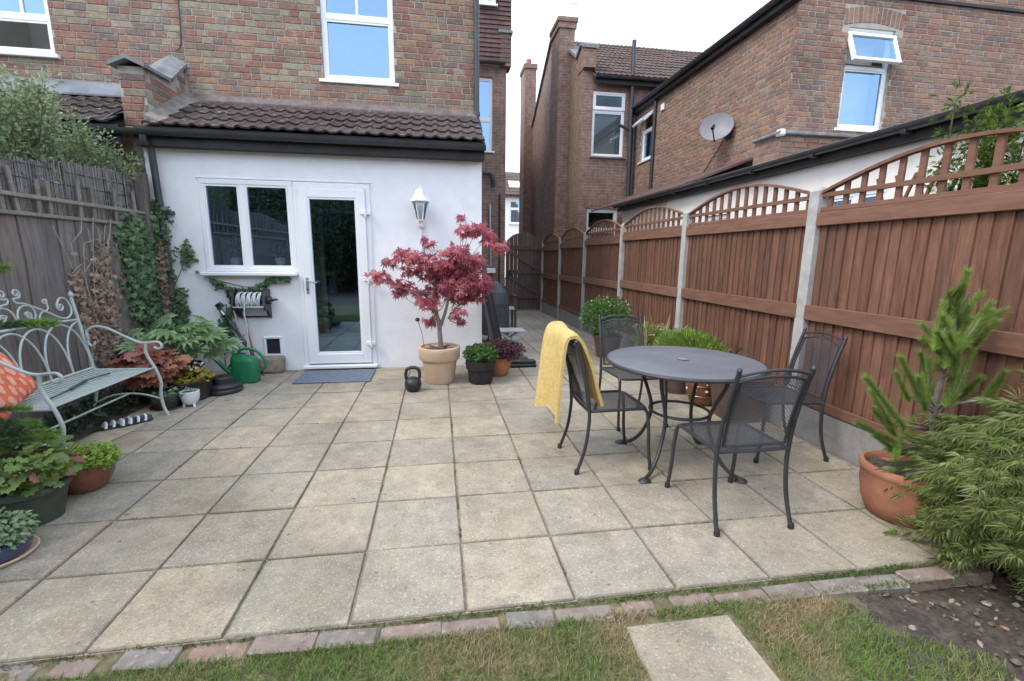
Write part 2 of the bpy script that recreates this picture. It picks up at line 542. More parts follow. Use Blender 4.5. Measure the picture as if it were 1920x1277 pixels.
def edge_dirt(m):
    """grime that gathers along the rim of each slab"""
    nt = m.node_tree
    b = nt.nodes['Principled BSDF']
    src = b.inputs['Base Color'].links[0].from_socket
    tc = nt.nodes.new('ShaderNodeTexCoord'); sp = nt.nodes.new('ShaderNodeSeparateXYZ')
    nt.links.new(tc.outputs['Object'], sp.inputs[0])
    ab = []
    for ax in 'XY':
        a = nt.nodes.new('ShaderNodeMath'); a.operation = 'ABSOLUTE'; nt.links.new(sp.outputs[ax], a.inputs[0]); ab.append(a.outputs[0])
    mx = nt.nodes.new('ShaderNodeMath'); mx.operation = 'MAXIMUM'; nt.links.new(ab[0], mx.inputs[0]); nt.links.new(ab[1], mx.inputs[1])
    nz = nt.nodes.new('ShaderNodeMath'); nz.operation = 'MULTIPLY_ADD'; nz.inputs[1].default_value = .016
    pos = nt.nodes.new('ShaderNodeNewGeometry').outputs['Position']
    nt.links.new(noise(nt, pos, 9, 4), nz.inputs[0]); nt.links.new(mx.outputs[0], nz.inputs[2])
    k = stepn(nt, nz.outputs[0], .2205, .2300)
    nt.links.new(mixc(nt, 'MULTIPLY', k, src, (.60, .59, .55)), b.inputs['Base Color'])
m_step = m_slab.copy(); m_step.name = 'stepping_slab_concrete'
edge_dirt(m_slab)
m_soil = M('soil', [(.085, .067, .053), (.13, .105, .083)], .98, 30, .5, 1.0, bs=70, bdist=.02)
m_joint = M('joint_sand', [(.24, .21, .155), (.34, .30, .225)], .98, 25, .4, .8, stain=[(5, .54, .68, (.10, .12, .05), .6)])
m_cement = M('sandy_cement', [(.42, .36, .24), (.36, .32, .24)], .95, 7, .25, .5, stain=[(6, .5, .7, (.25, .22, .17), .6)])
m_edge = M('edging_brick', [(.20, .172, .148), (.225, .165, .135), (.185, .172, .158), (.215, .185, .16), (.24, .165, .13), (.195, .182, .168)], .93, 20, .28, .6, rnd='obj', stain=[(8, .5, .7, (.25, .23, .20), .65), (30, .6, .7, (.45, .43, .40), .5)])
m_fence = M('brown_fence', [(.150, .074, .047), (.172, .084, .054), (.192, .097, .063), (.138, .070, .048), (.162, .083, .057)], .82, 9, .34, .35, bs=40, rnd='obj', stretch=(4, 4, .5), wide=[(1.3, .5, .7, (.78, .80, .80), .8), (6, .62, .72, (.66, .62, .60), .7)], stain=[(3, .6, .75, (.105, .065, .05), .5), (5, .66, .78, (.27, .19, .155), .5)])
m_fence_r = M('brown_fence_rail', [(.168, .086, .057), (.190, .099, .067)], .82, 9, .25, .3, bs=40, rnd='obj', stretch=(4, .5, 4), stain=[(3, .62, .75, (.13, .078, .058), .5)])
m_conc = M('concrete', [(.36, .355, .345), (.44, .43, .41)], .93, 14, .16, .5, bs=90, stain=[(5, .55, .75, (.27, .265, .25), .5), (60, .66, .74, (.22, .22, .21), .6)])
m_gravelb = M('gravel_board', [(.25, .245, .24), (.30, .295, .285)], .93, 14, .18, .5, bs=90, stain=[(4, .5, .7, (.20, .195, .18), .5)])
m_gate = M('gate_wood', [(.085, .062, .05), (.11, .08, .065), (.075, .056, .047)], .9, 8, .3, .3, rnd='obj', stretch=(4, 4, .5))
m_old = M('weathered_board', [(.165, .143, .13), (.20, .176, .162), (.14, .122, .113), (.185, .155, .138)], .93, 8, .35, .5, bs=40, rnd='obj', stretch=(4, 4, .45), stain=[(3, .55, .75, (.19, .175, .165), .5), (6, .62, .75, (.12, .08, .055), .5)])
m_trel = M('weathered_trellis', [(.20, .175, .145), (.26, .23, .19)], .93, 9, .3, .4, rnd='obj', stretch=(3, 3, 3))
m_reed = M('reed_screen', [(.20, .185, .18), (.26, .24, .235), (.16, .15, .148)], .95, 12, .3, .3, rnd='isl')
m_twig = M('dead_twig', [(.40, .36, .30), (.30, .26, .21)], .9, 20, .3, .3)
m_bark = M('bark', [(.20, .165, .14), (.28, .24, .21)], .9, 22, .35, .6)
m_darkbark = M('dark_bark', [(.09, .07, .055), (.14, .115, .095)], .9, 22, .35, .6)
m_sage = M('sage_green_metal', [(.40, .46, .43), (.47, .53, .50)], .42, 14, .12, .12, spec=.45, stain=[(11, .62, .74, (.26, .28, .25), .5)])
m_anth = M('charcoal_metal', [(.028, .029, .033), (.04, .041, .046)], .42, 30, .2, .1, spec=.5)
m_ttop = M('table_top_metal', [(.115, .122, .138), (.145, .152, .168)], .42, 5, .14, .25, bs=260, spec=.55, bdist=.002)
m_seat = M('charcoal_mesh', [(.055, .058, .064), (.075, .078, .085)], .5, 30, .2, 0, spec=.5)
m_throw = M('yellow_throw', [(.60, .44, .165), (.66, .50, .21)], .97, 40, .16, 1.0, bs=150, bdist=.008, spec=.1)
m_terra = M('terracotta', [(.30, .128, .075), (.36, .165, .10)], .8, 10, .2, .3, stain=[(4, .55, .75, (.34, .24, .19), .6)])
m_sandpot = M('sand_terracotta', [(.56, .40, .27), (.60, .44, .31)], .85, 8, .12, .3, stain=[(4, .55, .75, (.58, .47, .37), .5)])
m_orangepot = M('orange_terracotta', [(.42, .17, .075), (.48, .21, .10)], .8, 10, .2, .3, stain=[(6, .55, .7, (.30, .15, .09), .5)])
m_blackpot = M('black_pot', [(.022, .021, .021), (.035, .033, .032)], .6, 10, .3, .1)
m_brownglaze = M('brown_glaze', [(.13, .045, .022), (.20, .075, .035)], .25, 9, .3, .1, spec=.6, coat=.4)
m_greenglaze = M('green_glaze', [(.03, .055, .05), (.05, .075, .065)], .25, 9, .3, .1, spec=.6, coat=.4)
m_blueglaze = M('blue_glaze', [(.03, .045, .10), (.045, .06, .13)], .25, 9, .3, .1, spec=.6, coat=.4)
m_whiteglaze = M('white_glaze', [(.66, .69, .73), (.74, .76, .79)], .35, 14, .1, .5, bs=35, spec=.5)
m_brownpl = M('brown_planter', [(.095, .06, .052), (.12, .078, .066)], .6, 8, .25, .15)
m_darkgreenpot = M('dark_green_pot', [(.045, .055, .042), (.065, .075, .058)], .5, 8, .25, .15)
m_green = M('green_plastic', [(.012, .17, .065), (.018, .21, .085)], .42, 9, .15, .08, spec=.5)
m_iron = M('black_iron', [(.016, .017, .019), (.028, .029, .031)], .45, 30, .3, .25, spec=.5)
m_hose = M('grey_hose', [(.50, .53, .56), (.60, .62, .65)], .5, 18, .15, .1)
m_mat = M('blue_grey_mat', [(.13, .165, .215), (.20, .235, .285)], 1.0, 60, .5, 1.0, bs=140, bdist=.01)
m_lampw = M('white_lamp_paint', [(.74, .76, .76), (.78, .79, .79)], .4, 6, .04, .05, spec=.5)
m_lampg = glassmat('lamp_glass', .12, (.95, .95, .93))
m_coral = M('coral_fabric', [(.72, .16, .085), (.76, .20, .11)], .95, 30, .12, .3)
m_coralp = M('pale_coral_print', [(.80, .42, .30), (.78, .38, .26)], .95, 30, .1, .2)
m_dish = M('dish_grey', [(.20, .195, .225), (.25, .245, .275)], .5, 4, .12, .1)
m_chrome = M('metal_grey', [(.45, .46, .48), (.52, .53, .55)], .35, 10, .1, 0, metal=.8)
m_greywood = M('silvered_wood', [(.42, .41, .39), (.50, .49, .47)], .9, 10, .2, .3)
m_dkgrey = M('dark_grey_cover', [(.06, .065, .075), (.085, .09, .10)], .55, 6, .25, .3)
m_stone = M('purple_slate', [(.11, .10, .13), (.17, .155, .19)], .6, 6, .25, .2)
m_bstone = M('worn_stone', [(.33, .28, .23), (.26, .20, .16)], .95, 12, .35, .6)

# foliage
l_red = leafmat('maple_red', [(.44, .10, .14), (.55, .16, .19), (.62, .26, .25), (.40, .10, .15), (.58, .21, .27)], .5)
l_ivy = leafmat('ivy', [(.055, .115, .055), (.085, .16, .075), (.12, .21, .10), (.17, .26, .12)], .25)
l_dead = leafmat('dead_ivy', [(.26, .165, .11), (.36, .225, .145), (.22, .16, .125), (.40, .30, .23), (.27, .23, .20), (.38, .20, .10)], .2)
l_pale = leafmat('pale_shrub', [(.19, .25, .13), (.26, .33, .17), (.34, .41, .23), (.15, .21, .11)], .35)
l_fatsia = leafmat('fatsia', [(.21, .33, .15), (.28, .41, .19), (.35, .47, .24)], .35, .4)
l_heuch = leafmat('heuchera', [(.38, .13, .105), (.48, .21, .15), (.31, .095, .09), (.54, .28, .15), (.46, .19, .20)], .4)
l_heuch2 = leafmat('heuchera_mixed', [(.13, .22, .05), (.19, .29, .07), (.25, .33, .10), (.15, .24, .07), (.12, .20, .06), (.22, .30, .09), (.45, .15, .15)], .35)
l_sedum = leafmat('sedum', [(.16, .27, .03), (.22, .34, .045), (.29, .40, .06)], .3)
l_bluesed = leafmat('blue_sedum', [(.11, .19, .10), (.16, .25, .13), (.22, .31, .16), (.28, .33, .16)], .25)
l_purple = leafmat('purple_sedum', [(.10, .035, .05), (.16, .06, .08), (.22, .09, .11), (.075, .035, .045)], .25)
l_box = leafmat('box_green', [(.055, .12, .03), (.085, .16, .04), (.12, .21, .06)], .25)
l_bush = leafmat('bush_green', [(.075, .16, .045), (.11, .21, .06), (.15, .26, .08)], .3)
l_lime = leafmat('lime_green', [(.12, .22, .03), (.19, .30, .045), (.26, .36, .07), (.15, .22, .05)], .3)
l_acer = leafmat('green_acer', [(.38, .50, .16), (.47, .57, .21), (.55, .62, .28), (.42, .50, .24), (.64, .64, .38)], .55)
l_pine = leafmat('pine', [(.21, .33, .06), (.27, .39, .08), (.34, .46, .11), (.17, .28, .06)], .4)
l_fir = leafmat('fir', [(.045, .095, .035), (.06, .12, .045), (.085, .155, .055)], .2)
l_firtip = leafmat('fir_tip', [(.14, .27, .05), (.18, .32, .06)], .2)
l_yellow = leafmat('yellow_flower', [(.22, .26, .05), (.34, .30, .05), (.40, .24, .05), (.17, .22, .05)], .3)
l_white = leafmat('white_flower', [(.62, .60, .52), (.70, .66, .58)], .3)
l_cream = leafmat('cream_flower', [(.52, .50, .33), (.46, .46, .28)], .3)
l_straw = leafmat('straw', [(.42, .34, .19), (.36, .29, .15)], .3)
l_under = leafmat('dark_ground_plant', [(.025, .045, .025), (.04, .065, .035), (.055, .085, .045)], .2)
l_hedge = leafmat('hedge', [(.025, .05, .02), (.04, .075, .03), (.06, .10, .04)], .2)
l_moss = leafmat('moss', [(.09, .15, .03), (.13, .19, .045), (.07, .11, .03)], .2)

def grassmat():
    m, nt, b, out = new_mat('grass')
    g = nt.nodes.new('ShaderNodeNewGeometry')
    green = ramp(nt, [(.12, .19, .045), (.17, .25, .06), (.23, .30, .09)])
    straw = ramp(nt, [(.38, .29, .16), (.46, .36, .21), (.30, .21, .12)])
    nt.links.new(g.outputs['Random Per Island'], green.inputs[0]); nt.links.new(g.outputs['Random Per Island'], straw.inputs[0])
    vec = coords(nt)
    k = stepn(nt, noise(nt, vec, 2.3, 5, .65), .49, .66)
    c = mixc(nt, 'MIX', k, green.outputs[0], straw.outputs[0])
    nt.links.new(c, b.inputs['Base Color']); b.inputs['Roughness'].default_value = .7
    t = nt.nodes.new('ShaderNodeBsdfTranslucent'); nt.links.new(c, t.inputs['Color'])
    mx = nt.nodes.new('ShaderNodeMixShader'); mx.inputs[0].default_value = .3
    nt.links.new(b.outputs[0], mx.inputs[1]); nt.links.new(t.outputs[0], mx.inputs[2]); nt.links.new(mx.outputs[0], out.inputs[0])
    return m
m_grass = grassmat()

# ------------------------------------------------------------------ the setting: ground, patio, lawn, bed
def struct(o):
    o['kind'] = 'structure'
    return o

struct(MB().quad((-400, -400, -.30), (400, -400, -.30), (400, 400, -.30), (-400, 400, -.30)).build('ground', m_soil))
def fall(y):                                  # the side passage falls gently towards the gate
    return -max(0, y - 4.2) * .018
patio = MB()
for x0, x1, ys in ((-3.24, .45, [0, 4.19]), (.45, 2.74, [0, 4.2, 20])):
    for a, b in zip(ys, ys[1:]):
        patio.quad((x0, a, -.010 + fall(a)), (x1, a, -.010 + fall(a)), (x1, b, -.010 + fall(b)), (x0, b, -.010 + fall(b)))
patio.quad((-3.24, 0, -.3), (2.74, 0, -.3), (2.74, 0, -.010), (-3.24, 0, -.010))
patio = struct(patio.build('patio', m_joint))

def slab_mesh(name, w, d, mat, seed):
    r = random.Random(seed)
    m = MB().cbox(-w / 2, w / 2, -d / 2, d / 2, -.045, 0, .006)
    m.v = [(x + r.uniform(-.002, .002), y + r.uniform(-.002, .002), z + r.uniform(-.0015, .0015)) for x, y, z in m.v]
    return m.mesh(name, mat)
slab_set = [slab_mesh('slab', .4445, .4445, m_slab, s) for s in range(5)]
def lay(i, j, w=1.0, d=1.0):
    x, y = i * .45 + .225 * w, j * .45 + .225 * d
    o = put('slab', R.choice(slab_set), patio, (x, y, R.uniform(-.0018, .0018) + fall(y)),
            (R.gauss(0, .0016), R.gauss(0, .0016), R.choice((0, 1, 2, 3)) * (PI / 2 if w == d == 1 else PI * 0) + R.gauss(0, .002)), (w, d, 1))
for j in range(0, 9):
    for i in range(-6, 6):
        lay(i, j)
for i in range(-6, 6):
    lay(i, 9, 1, .28)
for j in range(9, 25):
    for i in range(1, 6):
        if j == 9:
            continue
        lay(i, j)
for i in range(1, 6):
    lay(i, 9.3, 1, .68)

# flower bed along the left fence, sandy strip in front of it
strip = MB()
for k in range(30):
    y0, y1 = -.02 + k * .14, .12 + k * .14
    def e(y): return -2.70 + .03 * math.sin(y * 3.1) + .02 * math.sin(y * 9)
    strip.quad((-2.80, y0, .006), (e(y0) + .18, y0, .0065), (e(y1) + .18, y1, .0065), (-2.80, y1, .006))
struct(strip.build('cement_strip', m_cement))
def rough_sheet(name, x0, x1, y0, y1, z, amp, mat, nx=40, ny=40, f=None):
    m = MB()
    for a in range(nx + 1):
        for b in range(ny + 1):
            x, y = x0 + (x1 - x0) * a / nx, y0 + (y1 - y0) * b / ny
            zz = z + (f(x, y) if f else 0) + R.uniform(-amp, amp)
            m.v.append((x, y, zz))
    for a in range(nx):
        for b in range(ny):
            i = a * (ny + 1) + b
            m.f.append((i, i + ny + 1, i + ny + 2, i + 1))
    return m.build(name, mat, smooth=True)
struct(rough_sheet('flower_bed', -3.24, -2.74, -.3, 4.17, .015, .012, m_soil, 12, 90))
lawn = struct(rough_sheet('lawn', -5.0, 1.65, -3.6, -.0, -.020, .005, M('thatch', [(.20, .155, .09), (.13, .11, .065), (.25, .19, .11)], .98, 30, .5, .8, bs=80, stain=[(3.4, .45, .6, (.09, .10, .045), .6)]), 50, 50))
struct(rough_sheet('soil_bed', 1.40, 2.78, -3.6, .0, -.03, .012, m_soil, 44, 110, lambda x, y: (.008 + .006 * math.sin(y * 11) + .005 * math.sin(y * 29 + x * 9)) * max(0, min(1, (x - 1.42) * 6)) - .042 * max(0, min(1, (x - 1.7) * 3))))

# brick edging between patio and lawn
edging = thing('brick_edging', 'row of worn flat bricks edging the front of the patio', 'edging', (0, -.06, -.05))
edge_set = []
for s in range(4):
    r = random.Random(s + 40)
    m = MB().cbox(-.110, .110, -.040, .040, -.06, 0, .005)
    m.v = [(x + r.uniform(-.008, .008), y + r.uniform(-.007, .007), z + r.uniform(-.004, .004)) for x, y, z in m.v]
    edge_set.append(m.mesh('brick', m_edge))
x = -2.95
while x < 2.3:
    put('brick', R.choice(edge_set), edging, (x, -.058 - .006 * math.sin(x * 1.3) - .008 * x + (.03 * max(0, x - 1.6)), -.010 + R.uniform(-.010, .004)),
        (R.gauss(0, .02), R.gauss(0, .018), R.gauss(-.012, .03)), (R.choice((1, 1, 1, .85, .6)), 1, 1))
    x += R.uniform(.222, .236)

o = MB().cbox(.60, 1.045, -.95, -.145, -.09, -.012, .012).build('stepping_slab', m_step)
tag(o, 'pale concrete slab laid in the lawn below the brick edging', 'paving slab')

# lawn blades
def lawn_points(n, x0, x1, y0, y1):
    p = np.stack([NR.uniform(x0, x1, n), NR.uniform(y0, y1, n), np.full(n, -.022)], 1)
    keep = ~((p[:, 0] > .59) & (p[:, 0] < 1.055) & (p[:, 1] > -.97) & (p[:, 1] < -.14))
    edge = 1.62 + .10 * np.sin(p[:, 1] * 9) + .05 * np.sin(p[:, 1] * 23) - .35 * (p[:, 1] + .1)
    keep &= (p[:, 0] < edge - np.abs(NR.normal(0, .06, n)))
    return p[keep]
P = np.concatenate([lawn_points(130000, -3.0, 2.3, -1.05, -.088), lawn_points(30000, -5, 2.3, -3.4, -1.05)])
n = len(P)
D = np.stack([NR.normal(0, .55, n), NR.normal(0, .55, n), np.ones(n)], 1)
tag(leaves('lawn_grass', T_BLADE, P, D, rdir(n), NR.uniform(.018, .044, n), m_grass), 'short patchy lawn, part green and part dried straw', 'grass', kind='stuff')

# moss and seedlings in the joints
pts = []
for _ in range(70):
    if R.random() < .5:
        x, y, L, ax = R.randint(-5, 5) * .45, R.uniform(0, 3.6), R.uniform(.03, .2), 1
    else:
        x, y, L, ax = R.uniform(-2.2, 2.5), R.randint(0, 6) * .45, R.uniform(.03, .22), 0
    for k in range(int(L * 420)):
        t = R.uniform(0, L)
        pts.append((x + (0 if ax else t) + R.gauss(0, .004), y + (t if ax else 0) + R.gauss(0, .004), -.012))
for _ in range(110):
    cx, cy = R.uniform(-2.6, 2.2), -.03
    for k in range(R.randint(20, 90)):
        pts.append((cx + R.gauss(0, .07), R.choice((-.008, -.008, -.095)) + R.gauss(0, .008) - .008 * cx * (0 if k % 3 else 1), -.020))
P = np.array(pts); n = len(P)
D = np.stack([NR.normal(0, .7, n), NR.normal(0, .7, n), np.ones(n)], 1)
tag(leaves('joint_moss', T_LANCE, P, D, rdir(n), NR.uniform(.008, .026, n), l_moss), 'small green moss and weeds growing in the paving joints', 'moss', kind='stuff')

# pebbles, petals and crumbs on the soil bed
pb = MB()
for _ in range(420):
    x, y = R.uniform(1.6, 2.75), R.uniform(-1.0, .0)
    s = R.choice((.005, .006, .008, .010, .016))
    k = len(pb.v)
    pb.lathe([(s * .6, -s * .3), (s, 0), (s * .55, s * .5)], (x, y, -.03 - .03 * max(0, min(1, (x - 1.7) * 3)) + .008), 6, 1, R.uniform(.6, 1))
tag(pb.build('gravel_crumbs', M('crumb', [(.10, .08, .063), (.12, .098, .078), (.09, .072, .058), (.26, .23, .20), (.13, .105, .085), (.11, .088, .07)], .95, 30, .4, .3, rnd='isl', const=True)), 'small pale stones scattered over the bare soil bed', 'stones', kind='stuff')
P = np.stack([NR.uniform(1.55, 2.7, 120), NR.uniform(-.9, .03, 120), np.full(120, -.035)], 1)
tag(leaves('fallen_leaves', T_OVAL, P, rdir(120) * [1, 1, .2], rdir(120, 2), NR.uniform(.015, .035, 120), l_dead), 'dry fallen leaves scattered over the bare soil bed', 'leaves', kind='stuff')

# ------------------------------------------------------------------ building helpers
def T(axis, c, u, d, z):                      # wall coordinates: along the wall, into the wall, up
    return (u, c + d, z) if axis == 'y' else (c + d, u, z)
def abox(mb, axis, c, u0, u1, d0, d1, z0, z1, ch=0):
    f = (lambda *a: mb.cbox(*a, ch)) if ch else mb.box
    return f(u0, u1, c + d0, c + d1, z0, z1) if axis == 'y' else f(c + d0, c + d1, u0, u1, z0, z1)
def wall_face(mb, axis, c, u0, u1, z0, z1, holes=(), t=.12):
    us = sorted({u0, u1, *[h[0] for h in holes], *[h[1] for h in holes]})
    zs = sorted({z0, z1, *[h[2] for h in holes], *[h[3] for h in holes]})
    for a, b in zip(us, us[1:]):
        for p, q in zip(zs, zs[1:]):
            if any(h[0] <= a and b <= h[1] and h[2] <= p and q <= h[3] for h in holes):
                continue
            mb.quad(*[T(axis, c, *k) for k in ((a, 0, p), (b, 0, p), (b, 0, q), (a, 0, q))])
    for a, b, p, q in holes:
        mb.quad(*[T(axis, c, *k) for k in ((a, 0, p), (a, t, p), (a, t, q), (a, 0, q))])
        mb.quad(*[T(axis, c, *k) for k in ((b, 0, p), (b, t, p), (b, t, q), (b, 0, q))])
        mb.quad(*[T(axis, c, *k) for k in ((a, 0, p), (b, 0, p), (b, t, p), (a, t, p))])
        mb.quad(*[T(axis, c, *k) for k in ((a, 0, q), (b, 0, q), (b, t, q), (a, t, q))])
    return mb

CAM = Vector((-0.088, -1.617, 1.396))
def brick_template(L, seed, H=.066):
    r = random.Random(seed)
    c = .005
    h, l, f, b = H / 2, L / 2, -.007, .02
    v = [(-l, b, -h), (l, b, -h), (l, b, h), (-l, b, h), (-l, f + c, -h), (l, f + c, -h), (l, f + c, h), (-l, f + c, h),
         (-l + c, f, -h + c), (l - c, f, -h + c), (l - c, f, h - c), (-l + c, f, h - c)]
    v = [(x + r.uniform(-.002, .002), y + (r.uniform(-.002, .002) if y < 0 else 0), z + r.uniform(-.0015, .0015)) for x, y, z in v]
    f = [(0, 1, 5, 4), (1, 2, 6, 5), (2, 3, 7, 6), (3, 0, 4, 7), (4, 5, 9, 8), (5, 6, 10, 9), (6, 7, 11, 10), (7, 4, 8, 11), (8, 9, 10, 11)]
    return v, f
BT = {L: [brick_template(L, i + int(L * 1000)) for i in range(4)] for L in (.215, .1025)}

class Bricks:
    """lays brick courses on the walls of one building"""
    def __init__(self, parent, m_obj, m_rest):
        self.parent, self.mo, self.mr, self.items = parent, m_obj, m_rest, []
        self.meshes = {L: [] for L in BT}
        for L in BT:
            for v, f in BT[L]:
                m = MB(); m.add(v, f)
                self.meshes[L].append(m.mesh('brick', m_obj))
    def lay(self, axis, c, u0, u1, z0, z1, holes=(), course=.075, seed=1, keep=None, hdr=.36):
        r = random.Random(seed)
        k = 0
        z = z0
        while z + .04 < z1:
            u = u0 - r.uniform(0, .2)
            zc = z + course / 2
            while u < u1:
                L = .1025 if r.random() < hdr else .215
                a, b = max(u, u0), min(u + L, u1)
                u += L + .010
                segs = [(a, b)]
                for h in holes:
                    if h[2] - .02 < zc < h[3] + .01:
                        nx = []
                        for s0, s1 in segs:
                            if s1 <= h[0] or s0 >= h[1]: nx.append((s0, s1))
                            else:
                                if s0 < h[0] - .006: nx.append((s0, h[0]))
                                if s1 > h[1] + .006: nx.append((h[1], s1))
                        segs = nx
                for s0, s1 in segs:
                    if s1 - s0 < .025: continue
                    um = (s0 + s1) / 2
                    if keep and not keep(um, zc): continue
                    base = .215 if s1 - s0 > .13 else .1025
                    p = T(axis, c, um, r.uniform(-.001, .002), zc + r.uniform(-.0015, .0015))
                    self.items.append((p, axis, base, (s1 - s0) / base, r.randrange(4), r.gauss(0, .006)))
            z += course
    def finish(self, limit=300):
        self.items.sort(key=lambda t: (Vector(t[0]) - CAM).length)
        for p, axis, base, sx, k, tilt in self.items[:limit]:
            put('brick', self.meshes[base][k], self.parent, p, (0, tilt, 0 if axis == 'y' else -PI / 2), (sx, 1, 1))
        rest = MB()
        for p, axis, base, sx, k, tilt in self.items[limit:]:
            v, f = BT[base][k]
            if axis == 'y': rest.add([(p[0] + x * sx, p[1] + y, p[2] + z) for x, y, z in v], f)
            else: rest.add([(p[0] + y, p[1] - x * sx, p[2] + z) for x, y, z in v], f)
        if rest.v:
            rest.build('brickwork', self.mr, self.parent)['kind'] = 'stuff'

def window(parent, axis, c, u0, u1, z0, z1, su=(), sz=(), fw=.055, rec=.05, sill=.05, deep=.7, blind=False, label=None, sillmat=None, room=True, open_low=False):
    """frame with panes; su and sz are the places of mullions and transoms"""
    f = MB()
    d0, d1 = rec, rec + .06
    abox(f, axis, c, u0, u1, d0, d1, z1 - fw, z1, .006)
    abox(f, axis, c, u0, u1, d0, d1, z0, z0 + fw, .006)
    for u in (u0, u1 - fw):
        abox(f, axis, c, u, u + fw, d0 + .001, d1, z0 + fw - .004, z1 - fw + .004, .006)
    us, zs = [u0 + fw, *su, u1 - fw], [z0 + fw, *sz, z1 - fw]
    for u in su:
        abox(f, axis, c, u - fw * .6, u + fw * .6, d0 + .002, d1, z0 + fw - .004, z1 - fw + .004, .006)
    for z in sz:
        abox(f, axis, c, u0 + fw - .004, u1 - fw + .004, d0 + .003, d1, z - fw * .6, z + fw * .6, .006)
    w = f.build('window', m_upvc, parent)
    if label: w['label'] = label
    for a, b in zip(us, us[1:]):
        for p, q in zip(zs, zs[1:]):
            if not (open_low and p == zs[0]):
                MB().quad(*[T(axis, c, *k) for k in ((a - .003, d0 + .03, p - .003), (b + .003, d0 + .03, p - .003), (b + .003, d0 + .03, q + .003), (a - .003, d0 + .03, q + .003))]).build('pane', m_glass, w)
            # bead round each pane
            bd = MB()
            e = .02
            a2, b2 = (a + (fw * .6 if a in su else 0)), (b - (fw * .6 if b in su else 0))
            p2, q2 = (p + (fw * .6 if p in sz else 0)), (q - (fw * .6 if q in sz else 0))
            abox(bd, axis, c, a2, b2, d0 + .008, d0 + .026, p2, p2 + e); abox(bd, axis, c, a2, b2, d0 + .008, d0 + .026, q2 - e, q2)
            abox(bd, axis, c, a2, a2 + e, d0 + .009, d0 + .026, p2 + e, q2 - e); abox(bd, axis, c, b2 - e, b2, d0 + .009, d0 + .026, p2 + e, q2 - e)
            bd.build('bead', m_upvc, w)
    if sill:
        abox(MB(), axis, c, u0 - .05, u1 + .05, -sill, d0 + .02, z0 - .045, z0 - .002, .006).build('sill', sillmat or m_upvc, w)
    if room:
        q = MB()
        e = .05
        A = [(u0 - e, d1, z0 - e), (u1 + e, d1, z0 - e), (u1 + e, d1, z1 + e), (u0 - e, d1, z1 + e)]
        B = [(u, d1 + deep, z) for u, _, z in A]
        for k in range(4):
            q.quad(*[T(axis, c, *p) for p in (A[k], A[(k + 1) % 4], B[(k + 1) % 4], B[k])])
        q.quad(*[T(axis, c, *p) for p in B])
        q.build('interior', m_room, w)
    if blind:
        s = MB()
        z = z0 + fw + .02
        while z < z1 - fw:
            abox(s, axis, c, u0 + fw + .02, u1 - fw - .02, d1 + .04, d1 + .065, z, z + .028); z += .042
        s.build('blind', m_blind, w)
    return w

def tile_mesh(name, mat, w=.30, L=.34, rise=.024, seed=0):
    r = random.Random(seed)
    xs = np.linspace(0, w, 13)
    def h(x):
        t = (x / (w / 2)) % 1.0
        return rise * max(0, math.sin(PI * min(1, t / .55))) ** 1.2 if t < .55 else 0
    m = MB()
    top0 = [(x - w / 2, 0, .030 + h(x) + r.uniform(-.001, .001)) for x in xs]
    top1 = [(x - w / 2, L, .004 + h(x) * .9) for x in xs]
    low0 = [(x - w / 2, .002, .012 + h(x) * .75) for x in xs]
    n = len(xs)
    m.add(top0 + top1 + low0, [(i, i + 1, n + i + 1, n + i) for i in range(n - 1)] + [(2 * n + i, 2 * n + i + 1, i + 1, i) for i in range(n - 1)]
          + [(0, n, 2 * n), (n - 1, 3 * n - 1, 2 * n - 1)])
    return m.mesh(name, mat)

def tiled_roof(parent, meshes, x0, x1, y0, z0, pitch, rows, gauge=.255, w=.30, limit=300, skip=None):
    for r in range(rows):
        y, z = y0 + math.cos(pitch) * gauge * r, z0 + math.sin(pitch) * gauge * r
        x = x0 + w / 2
        while x + w / 2 <= x1 + .02:
            if not skip or not skip(x, r):
                put('tile', R.choice(meshes), parent, (x + R.gauss(0, .002), y + R.gauss(0, .003), z + R.uniform(0, .004)), (pitch + R.gauss(0, .006), R.gauss(0, .004), R.gauss(0, .006)))
            x += w - .003
def sheet(mb, a, b, c, d, t=.02):
    """sloping board: four corners and a thickness below them"""
    vs = [a, b, c, d] + [(p[0], p[1], p[2] - t) for p in (a, b, c, d)]
    return mb.add(vs, [(0, 1, 2, 3), (7, 6, 5, 4), (0, 4, 5, 1), (1, 5, 6, 2), (2, 6, 7, 3), (3, 7, 4, 0)])
def gutter(mb, axis, p0, p1, r=.055):
    """half-round gutter along x or y"""
    prof = [(r * math.cos(a), r * math.sin(a)) for a in np.linspace(PI, 2 * PI, 9)] + [(r - .006) * np.array((math.cos(a), math.sin(a))) for a in np.linspace(2 * PI, PI, 9)]
    if axis == 'x':
        return mb.prism([(p0[1] + a, p0[2] + b) for a, b in prof], 'x', p0[0], p1[0])
    return mb.prism([(p0[0] + a, p0[2] + b) for a, b in prof], 'y', p0[1], p1[1])

